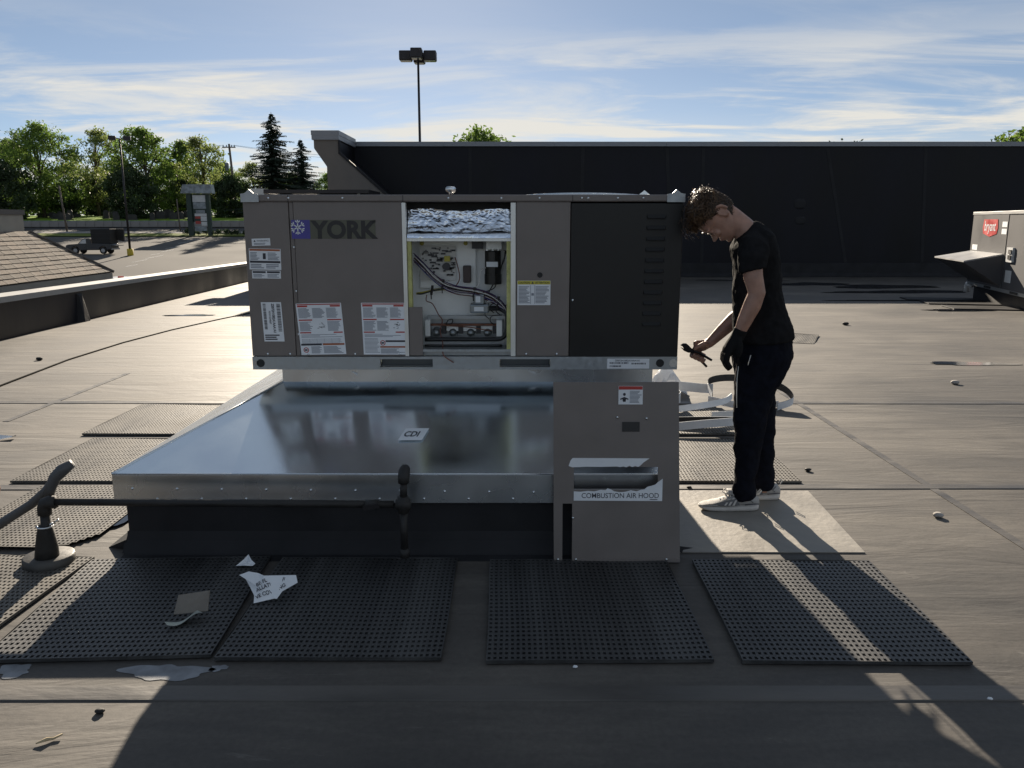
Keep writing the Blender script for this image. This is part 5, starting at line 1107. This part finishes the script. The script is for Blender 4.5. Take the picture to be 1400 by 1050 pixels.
# cemetery wall with separate blocks
cw = thing('cemetery_wall',(-60,135,.5),'grey block retaining wall along the road below the cemetery','wall')
b = MB(); b.box(-140,60,134.9,135.3,.2,1.55); b.build('core','granite',cw)
q = MB(); q.box(-.72,.72,-.06,.0,0,.88); blk = q.mesh('block'); blk.materials.append(MAT['concrete'])
q = MB(); q.box(-.76,.76,-.09,.45,0,.11); cpm = q.mesh('coping'); cpm.materials.append(MAT['sign_grey'])
for i in range(40):
    x = -88 + i*1.5; link('block', blk, None, cw, (x,134.899,.68)); link('coping_stone', cpm, None, cw, (x,134.9,1.555))
# gravestones
random.seed(17); gm = []
for k in range(3):
    q = MB(); w_,h_ = ((.55,1.1),(.75,.85),(.4,1.35))[k]
    q.prism([(-w_,0,0),(w_,0,0),(w_,0,h_*.8),(w_*.6,0,h_),(-w_*.6,0,h_),(-w_,0,h_*.8)],(0,-.14,0),(0,.14,0)); q.box(-w_-.15,w_+.15,-.25,.25,-.1,.16); me = q.mesh('gravestone'); me.materials.append(MAT['granite']); gm.append(me)
for i in range(46):
    y = random.uniform(138,154); x = -y*random.uniform(.33,.62); o = link('gravestone', gm[i%3], None, None, (x,y,lawn_z(y)-.05)); o.rotation_euler = (0,0,random.uniform(-.25,.25)); s_ = random.uniform(.8,1.35); o.scale = (s_,s_,s_)
    tag(o,'small dark gravestone standing on the sunlit cemetery lawn','gravestone','gravestones on the cemetery lawn')

# ------------------------------------------------------------------ foliage
def leaf_cloud(mb, clumps, per, size, rnd, flat=0.0):
    for (c_, rx, ry, rz) in clumps:
        for _ in range(per):
            d = Vector((rnd.gauss(0,1),rnd.gauss(0,1),rnd.gauss(0,1))); d = d.normalized()*min(1.25,abs(rnd.gauss(.72,.28)))
            p = Vector((c_[0]+d.x*rx,c_[1]+d.y*ry,c_[2]+d.z*rz)); n_ = Vector((rnd.uniform(-1,1),rnd.uniform(-1,1),rnd.uniform(-.2,1))).normalized(); a = n_.orthogonal().normalized(); a = Matrix.Rotation(rnd.uniform(0,6.28),3,n_) @ a; c2_ = n_.cross(a); s_ = size*rnd.uniform(.6,1.4)
            mb.add([p-a*s_*.9,p-c2_*s_*.45+a*s_*.1,p+a*s_,p+c2_*s_*.45+a*s_*.1],[(0,1,2,3)])
def make_tree(name, H_, W_, seed, leafm, per=70, nclump=60, size=.22, trunk_h=.25, skew=0.0, label='', cat='tree', openness=1.0):
    rnd = random.Random(seed); t_ = thing(name,(0,0,0),label,cat)
    tb_ = MB(); limbs = []
    tb_.tube([(0,0,-.3),(.1*rnd.uniform(-1,1),0,H_*trunk_h*.5),(.25*rnd.uniform(-1,1),.2,H_*trunk_h),(skew*.3,.1,H_*.55),(skew*.6,0,H_*.82)],[H_*.024,H_*.020,H_*.017,H_*.010,H_*.003],8)
    clumps = []
    for k in range(nclump):
        u = rnd.random(); z = H_*(trunk_h*.85+(1-trunk_h*.85)*u); prof = math.sin(math.pi*min(1,max(.05,(u*.88+.12))))**.65
        a = rnd.uniform(0,6.283); r = W_/2*prof*math.sqrt(rnd.random())*.95; cs = W_*.10*rnd.uniform(.6,1.35)*openness
        c_ = (r*math.cos(a)+skew*u, r*math.sin(a), z-cs*.3); clumps.append((c_,cs*1.15,cs*1.15,cs*.75)); limbs.append(c_)
    for c_ in rnd.sample(limbs, min(22,len(limbs))):
        z0_ = max(H_*trunk_h*.7,c_[2]*.62); tb_.tube([(skew*.3*z0_/H_,0,z0_),(c_[0]*.45,c_[1]*.45,z0_+(c_[2]-z0_)*.6),c_],[H_*.009,H_*.006,H_*.0018],5)
    tb_.build('trunk','bark',t_,True,origin=(0,0,0))
    cr = MB(); leaf_cloud(cr,clumps,per,size,rnd); cr.build('crown',leafm,t_,recalc=False,origin=(0,0,0))
    return t_
def make_spruce(name, H_, W_, seed, label):
    rnd = random.Random(seed); t_ = thing(name,(0,0,0),label,'tree')
    b = MB(); b.tube([(0,0,-.3),(0,0,H_*.5),(0,0,H_)],[H_*.018,H_*.010,H_*.002],8); b.build('trunk','bark',t_,True,origin=(0,0,0)); cr = MB(); z = H_*.06
    while z < H_*.985:
        f_ = 1-z/H_; L = W_/2*(f_**.85)*1.0+.12
        for k in range(max(5,int(5+9*f_))):
            a = rnd.uniform(0,6.283); Lk = L*rnd.choice((.55,.8,.95,1.05,1.2))*rnd.uniform(.85,1.15)*(.8+.25*math.sin(z*2.3+a*2)); dr_ = -.22*Lk; 
            nseg = max(3,int(Lk/.28))
            for s_ in range(nseg):
                for rep in range(5):
                    q_ = (s_+rnd.random())/nseg; p = Vector((math.cos(a)*Lk*q_,math.sin(a)*Lk*q_,z+dr_*q_+.10*Lk*q_*q_)); w_ = (.14+.20*(1-q_)*min(1,Lk/2))*rnd.uniform(.7,1.3)
                    sd_ = Vector((-math.sin(a),math.cos(a),0))*w_*rnd.choice((-1,1)); fw = Vector((math.cos(a),math.sin(a),-.35))*.30*rnd.uniform(.7,1.2); dn = Vector((0,0,-.20*rnd.uniform(.3,1.5)))
                    cr.add([p,p+sd_*.6+fw*.3,p+sd_+fw+dn,p+fw*.9+dn*.5],[(0,1,2,3)])
        z += .20+.16*f_
    cr.build('crown','needle',t_,recalc=False,origin=(0,0,0)); return t_
def put(src, x, y, z, rz, s_, label, first=[]):
    if src in first: o = copy_tree(src,(x,y,z),rz,s_)
    else: first.append(src); src.location = (x,y,z); src.rotation_euler = (0,0,rz); src.scale = (s_,)*3; o = src
    o['label'] = label; o['group'] = 'trees beyond the parking lot'; return o
tA = make_tree('leafy_tree',16.5,17,101,'leaf_a',110,125,.25,.15,0,'x'); tB = make_tree('leafy_tree',15,12.5,102,'leaf_b',70,85,.24,.20,1.0,'x',openness=.9); tC = make_tree('leafy_tree',9,11,103,'leaf_dark',150,80,.25,.05,0,'x'); tD = make_tree('leafy_tree',14,13,104,'leaf_a',105,95,.24,.15,-.8,'x'); tS = make_spruce('spruce_tree',18.5,18,105,'x')
def px2x(px, Y): return (px-700)/1090*(Y*.98)
for src,px,Y,s_,rz,lab in ((tA,62,148,1.0,.3,'large leafy tree rising at the far left above the cemetery'),(tB,137,160,1.10,1.0,'open-crowned tree between the largest tree and the lamp post'),(tD,207,150,1.13,.0,'rounded leafy tree just right of the lot lamp post'),(tB,283,152,.96,2.4,'thin-crowned tree standing behind the store sign'),(tD,250,165,1.05,3.9,'leafy tree between the lot lamp and the store sign, set farther back'),(tC,183,143,.95,.5,'low dark bushy tree behind the lot lamp post'),(tC,318,150,.85,2.2,'dark bushy tree between the store sign and the utility pole'),(tC,5,140,1.1,1.1,'dark bushy tree cut by the left picture edge'),(tB,350,172,.72,4.4,'light green tree between utility pole and spruce'),(tD,452,168,.62,5.2,'small light tree beside the wall wing'),(tD,25,158,1.02,2.2,'leafy tree behind the largest one at far left'),(tA,105,185,.72,4.2,'background tree showing between the two tallest left trees'),(tA,165,190,.80,1.2,'background tree behind the lot lamp'),(tA,235,195,.78,2.8,'background tree left of the store sign'),(tA,310,200,.75,5.0,'background tree behind the utility pole'),(tA,400,195,.60,.9,'background tree hidden mostly by the spruces'),(tC,90,152,.7,3.0,'dark shrub-like tree under the largest tree'),(tC,255,160,.8,4.8,'dark shrub-like tree left of the store sign'),(tC,140,165,.9,5.8,'dark shrub-like tree below the open-crowned one')):
    put(src,px2x(px,Y),Y,lawn_z(Y)-.1,rz,s_,lab)
put(tS,px2x(379,150),150,2.3,0,1.0,'tall pointed dark spruce'); put(tS,px2x(416,153),153,2.35,2.0,.765,'shorter spruce right of the tallest one')
put(tA,px2x(655,72),72,-2.8,1.5,.735,'round tree top showing above the black wall right of the tall lamp'); put(tC,px2x(1152,80),80,-2.5,.4,1.235,'tiny tree tip above the black wall at right'); put(tD,px2x(1398,58),58,-3.4,.8,.80,'tree top above the black wall at the right picture edge'); put(tC,px2x(1370,75),75,-2.7,2.0,1.20,'low tree tip just left of the one at the right edge')
# the wood closing the view far behind the cemetery: one uncountable mass
rnd = random.Random(77); wd = MB(); cl_ = []
for k in range(330):
    x = rnd.uniform(-175,40); hgt = 7+3*math.sin(x*.11)+2.5*math.sin(x*.37+1); cl_.append(((x,rnd.uniform(228,245),lawn_z(236)+rnd.uniform(.0,1)*hgt),2.6,2.6,1.9))
leaf_cloud(wd,cl_,55,.55,rnd); wo_ = wd.build('distant_wood','leaf_dark',recalc=False); wo_['kind'] = 'stuff'; tag(wo_,'dark belt of distant woodland behind the cemetery trees','woodland')
# shrubs round the sign
sh0 = None
for i in range(11):
    x = -47.8+i*.95; y = 119.4-.35*(i%3); s_ = random.uniform(.7,1.15)
    if sh0 is None:
        sh0 = thing('shrub',(0,0,0),'x','shrub'); rnd = random.Random(9); m_ = MB(); leaf_cloud(m_,[((rnd.uniform(-.35,.35),rnd.uniform(-.3,.3),.45+rnd.uniform(-.1,.2)),.35,.35,.32) for _ in range(8)],60,.09,rnd); m_.build('foliage','leaf_dark',sh0,recalc=False,origin=(0,0,0)); m_ = MB(); m_.tube([(0,0,-.1),(0,0,.4)],.04,6); m_.build('stem','bark',sh0,origin=(0,0,0)); o = sh0; o.location = (x,y,land_z(y)+.08); o.scale = (s_,)*3
    else: o = copy_tree(sh0,(x,y,land_z(y)+.08),i*1.3,s_)
    o['label'] = 'small rounded shrub in the bed at the foot of the store sign'; o['category'] = 'shrub'; o['group'] = 'shrubs under the store sign'

# ------------------------------------------------------------------ vehicles
def wheel(parent, x, y, z, r, side=-1):
    w_ = MB(); w_.tube([(x,y-.11,z),(x,y-.09,z),(x,y+.09,z),(x,y+.11,z)],[r*.93,r,r,r*.93],20); wo = w_.build('wheel','tyre',parent,True); h_ = MB(); h_.tube([(x,y+side*.112,z),(x,y+side*.118,z)],[r*.58,r*.5],14); h_.build('rim','rim',wo)
TYY = 90.0; tz = land_z(TYY)+.02; tx = -49.2        # nose of the pickup (faces left)
tr = thing('pickup_truck',(tx+2.5,TYY,tz),'dark pickup truck with a tall black box on its bed in the lot','pickup truck')
prof_ = [(0,.55),(.03,.92),(.25,1.02),(1.35,1.10),(1.95,1.62),(2.15,1.68),(2.75,1.68),(2.86,1.15),(4.95,1.12),(5.02,.95),(5.02,.52),(4.5,.45),(4.42,.72),(4.1,.86),(3.75,.72),(3.66,.42),(1.45,.40),(1.37,.70),(1.05,.84),(.72,.70),(.64,.42),(.1,.42)]
b = MB(); b.prism([(tx+u,0,tz+v) for u,v in prof_],(0,TYY-.9,0),(0,TYY+.9,0)); b.build('body','truck_paint',tr,bevel=.04)
b = MB(); b.prism([(tx+u,0,tz+v) for u,v in ((1.52,1.14),(1.98,1.56),(2.30,1.60),(2.30,1.14))],(0,TYY-.91,0),(0,TYY-.902,0)); b.build('window','sign_white',tr)
b = MB(); b.add([(tx+1.36,TYY-.78,tz+1.13),(tx+1.90,TYY-.70,tz+1.60),(tx+1.90,TYY+.70,tz+1.60),(tx+1.36,TYY+.78,tz+1.13)],[(0,1,2,3)]); wso = b.build('windscreen','glass',tr); md = wso.modifiers.new('t','SOLIDIFY'); md.thickness = .03; md.offset = 1
for u in (1.05,4.1):
    for sy_ in (-.80,.80): wheel(tr,tx+u,TYY+sy_,tz+.37,.37,-1 if sy_ < 0 else 1)
for sy_ in (-.68,.68): b = MB(); b.box(tx-.02,tx+.02,TYY+sy_-.16,TYY+sy_+.16,tz+.68,tz+.84); b.build('headlight','rim',tr)
b = MB(); b.box(tx-.08,tx+.06,TYY-.88,TYY+.88,tz+.42,tz+.58); b.build('bumper','rim',tr); b = MB(); b.box(tx+5.0,tx+5.14,TYY-.85,TYY+.85,tz+.45,tz+.6); b.build('bumper','rim',tr)
b = MB(); b.box(tx+5.03,tx+5.65,TYY-.75,TYY+.75,tz+.88,tz+.94); b.build('tailgate','truck_paint',tr)
bx_ = thing('cargo_box',(tx+3.9,TYY,tz+1.13),'tall black tarped box riding on the pickup bed','cargo box')
b = MB(); b.prism([(tx+2.9,0,tz+1.135),(tx+5.0,0,tz+1.135),(tx+5.02,0,tz+2.72),(tx+2.86,0,tz+2.68)],(0,TYY-.86,0),(0,TYY+.86,0)); b.build('shell','tarp',bx_,bevel=.04)
b = MB(); b.prism([(tx+5.025,0,tz+1.5),(tx+5.75,0,tz+1.35),(tx+5.85,0,tz+2.70),(tx+5.025,0,tz+2.72)],(0,TYY+.55,0),(0,TYY+.84,0)); b.build('rear_flap','tarp',bx_)
for z_ in (1.7,2.2): b = MB(); b.box(tx+2.87,tx+5.03,TYY-.885,TYY-.865,tz+z_,tz+z_+.05); b.build('strap','dark_metal',bx_)
# car whose roof just shows over the parapet
cy_ = 52.0; cxx_ = -25.6; cz_ = land_z(cy_)+.02
car = thing('parked_car',(cxx_,cy_,cz_),'white-roofed car with purple side, only its top showing over the parapet','car')
cpf = [(-.88,.35),(-.90,.85),(-.72,1.38),(-.62,1.50),(.62,1.50),(.72,1.38),(.90,.85),(.88,.35)]
b = MB(); b.rings([[Vector((cxx_+x,cy_+yy_,cz_+.3+(z-.3)*k)) for x,z in cpf] for yy_,k in ((-2.1,.48),(-1.5,.75),(-.9,1.0),(1.0,1.0),(1.9,.70),(2.2,.45))]); b.build('body','car_purple',car)
b = MB(); b.prism([(cxx_-.64,0,cz_+1.502),(cxx_+.64,0,cz_+1.502),(cxx_+.58,0,cz_+1.57),(cxx_-.58,0,cz_+1.57)],(0,cy_-.95,0),(0,cy_+1.05,0)); b.build('roof','car_white',car,bevel=.02)
b = MB(); b.box(cxx_+.2,cxx_+.50,cy_-.3,cy_-.1,cz_+1.572,cz_+1.66); b.build('roof_marker','lamp_red',car)
for u in (-1.35,1.4):
    for s_ in (-.85,.85):
        w_ = MB(); w_.tube([(cxx_+s_-.1,cy_+u,cz_+.32),(cxx_+s_+.1,cy_+u,cz_+.32)],.32,16); w_.build('wheel','tyre',car)
for n_ in [o for o in bpy.data.objects if o.type == 'MESH' and o.data.materials and o.data.materials[0] and o.data.materials[0].name == 'x']: pass
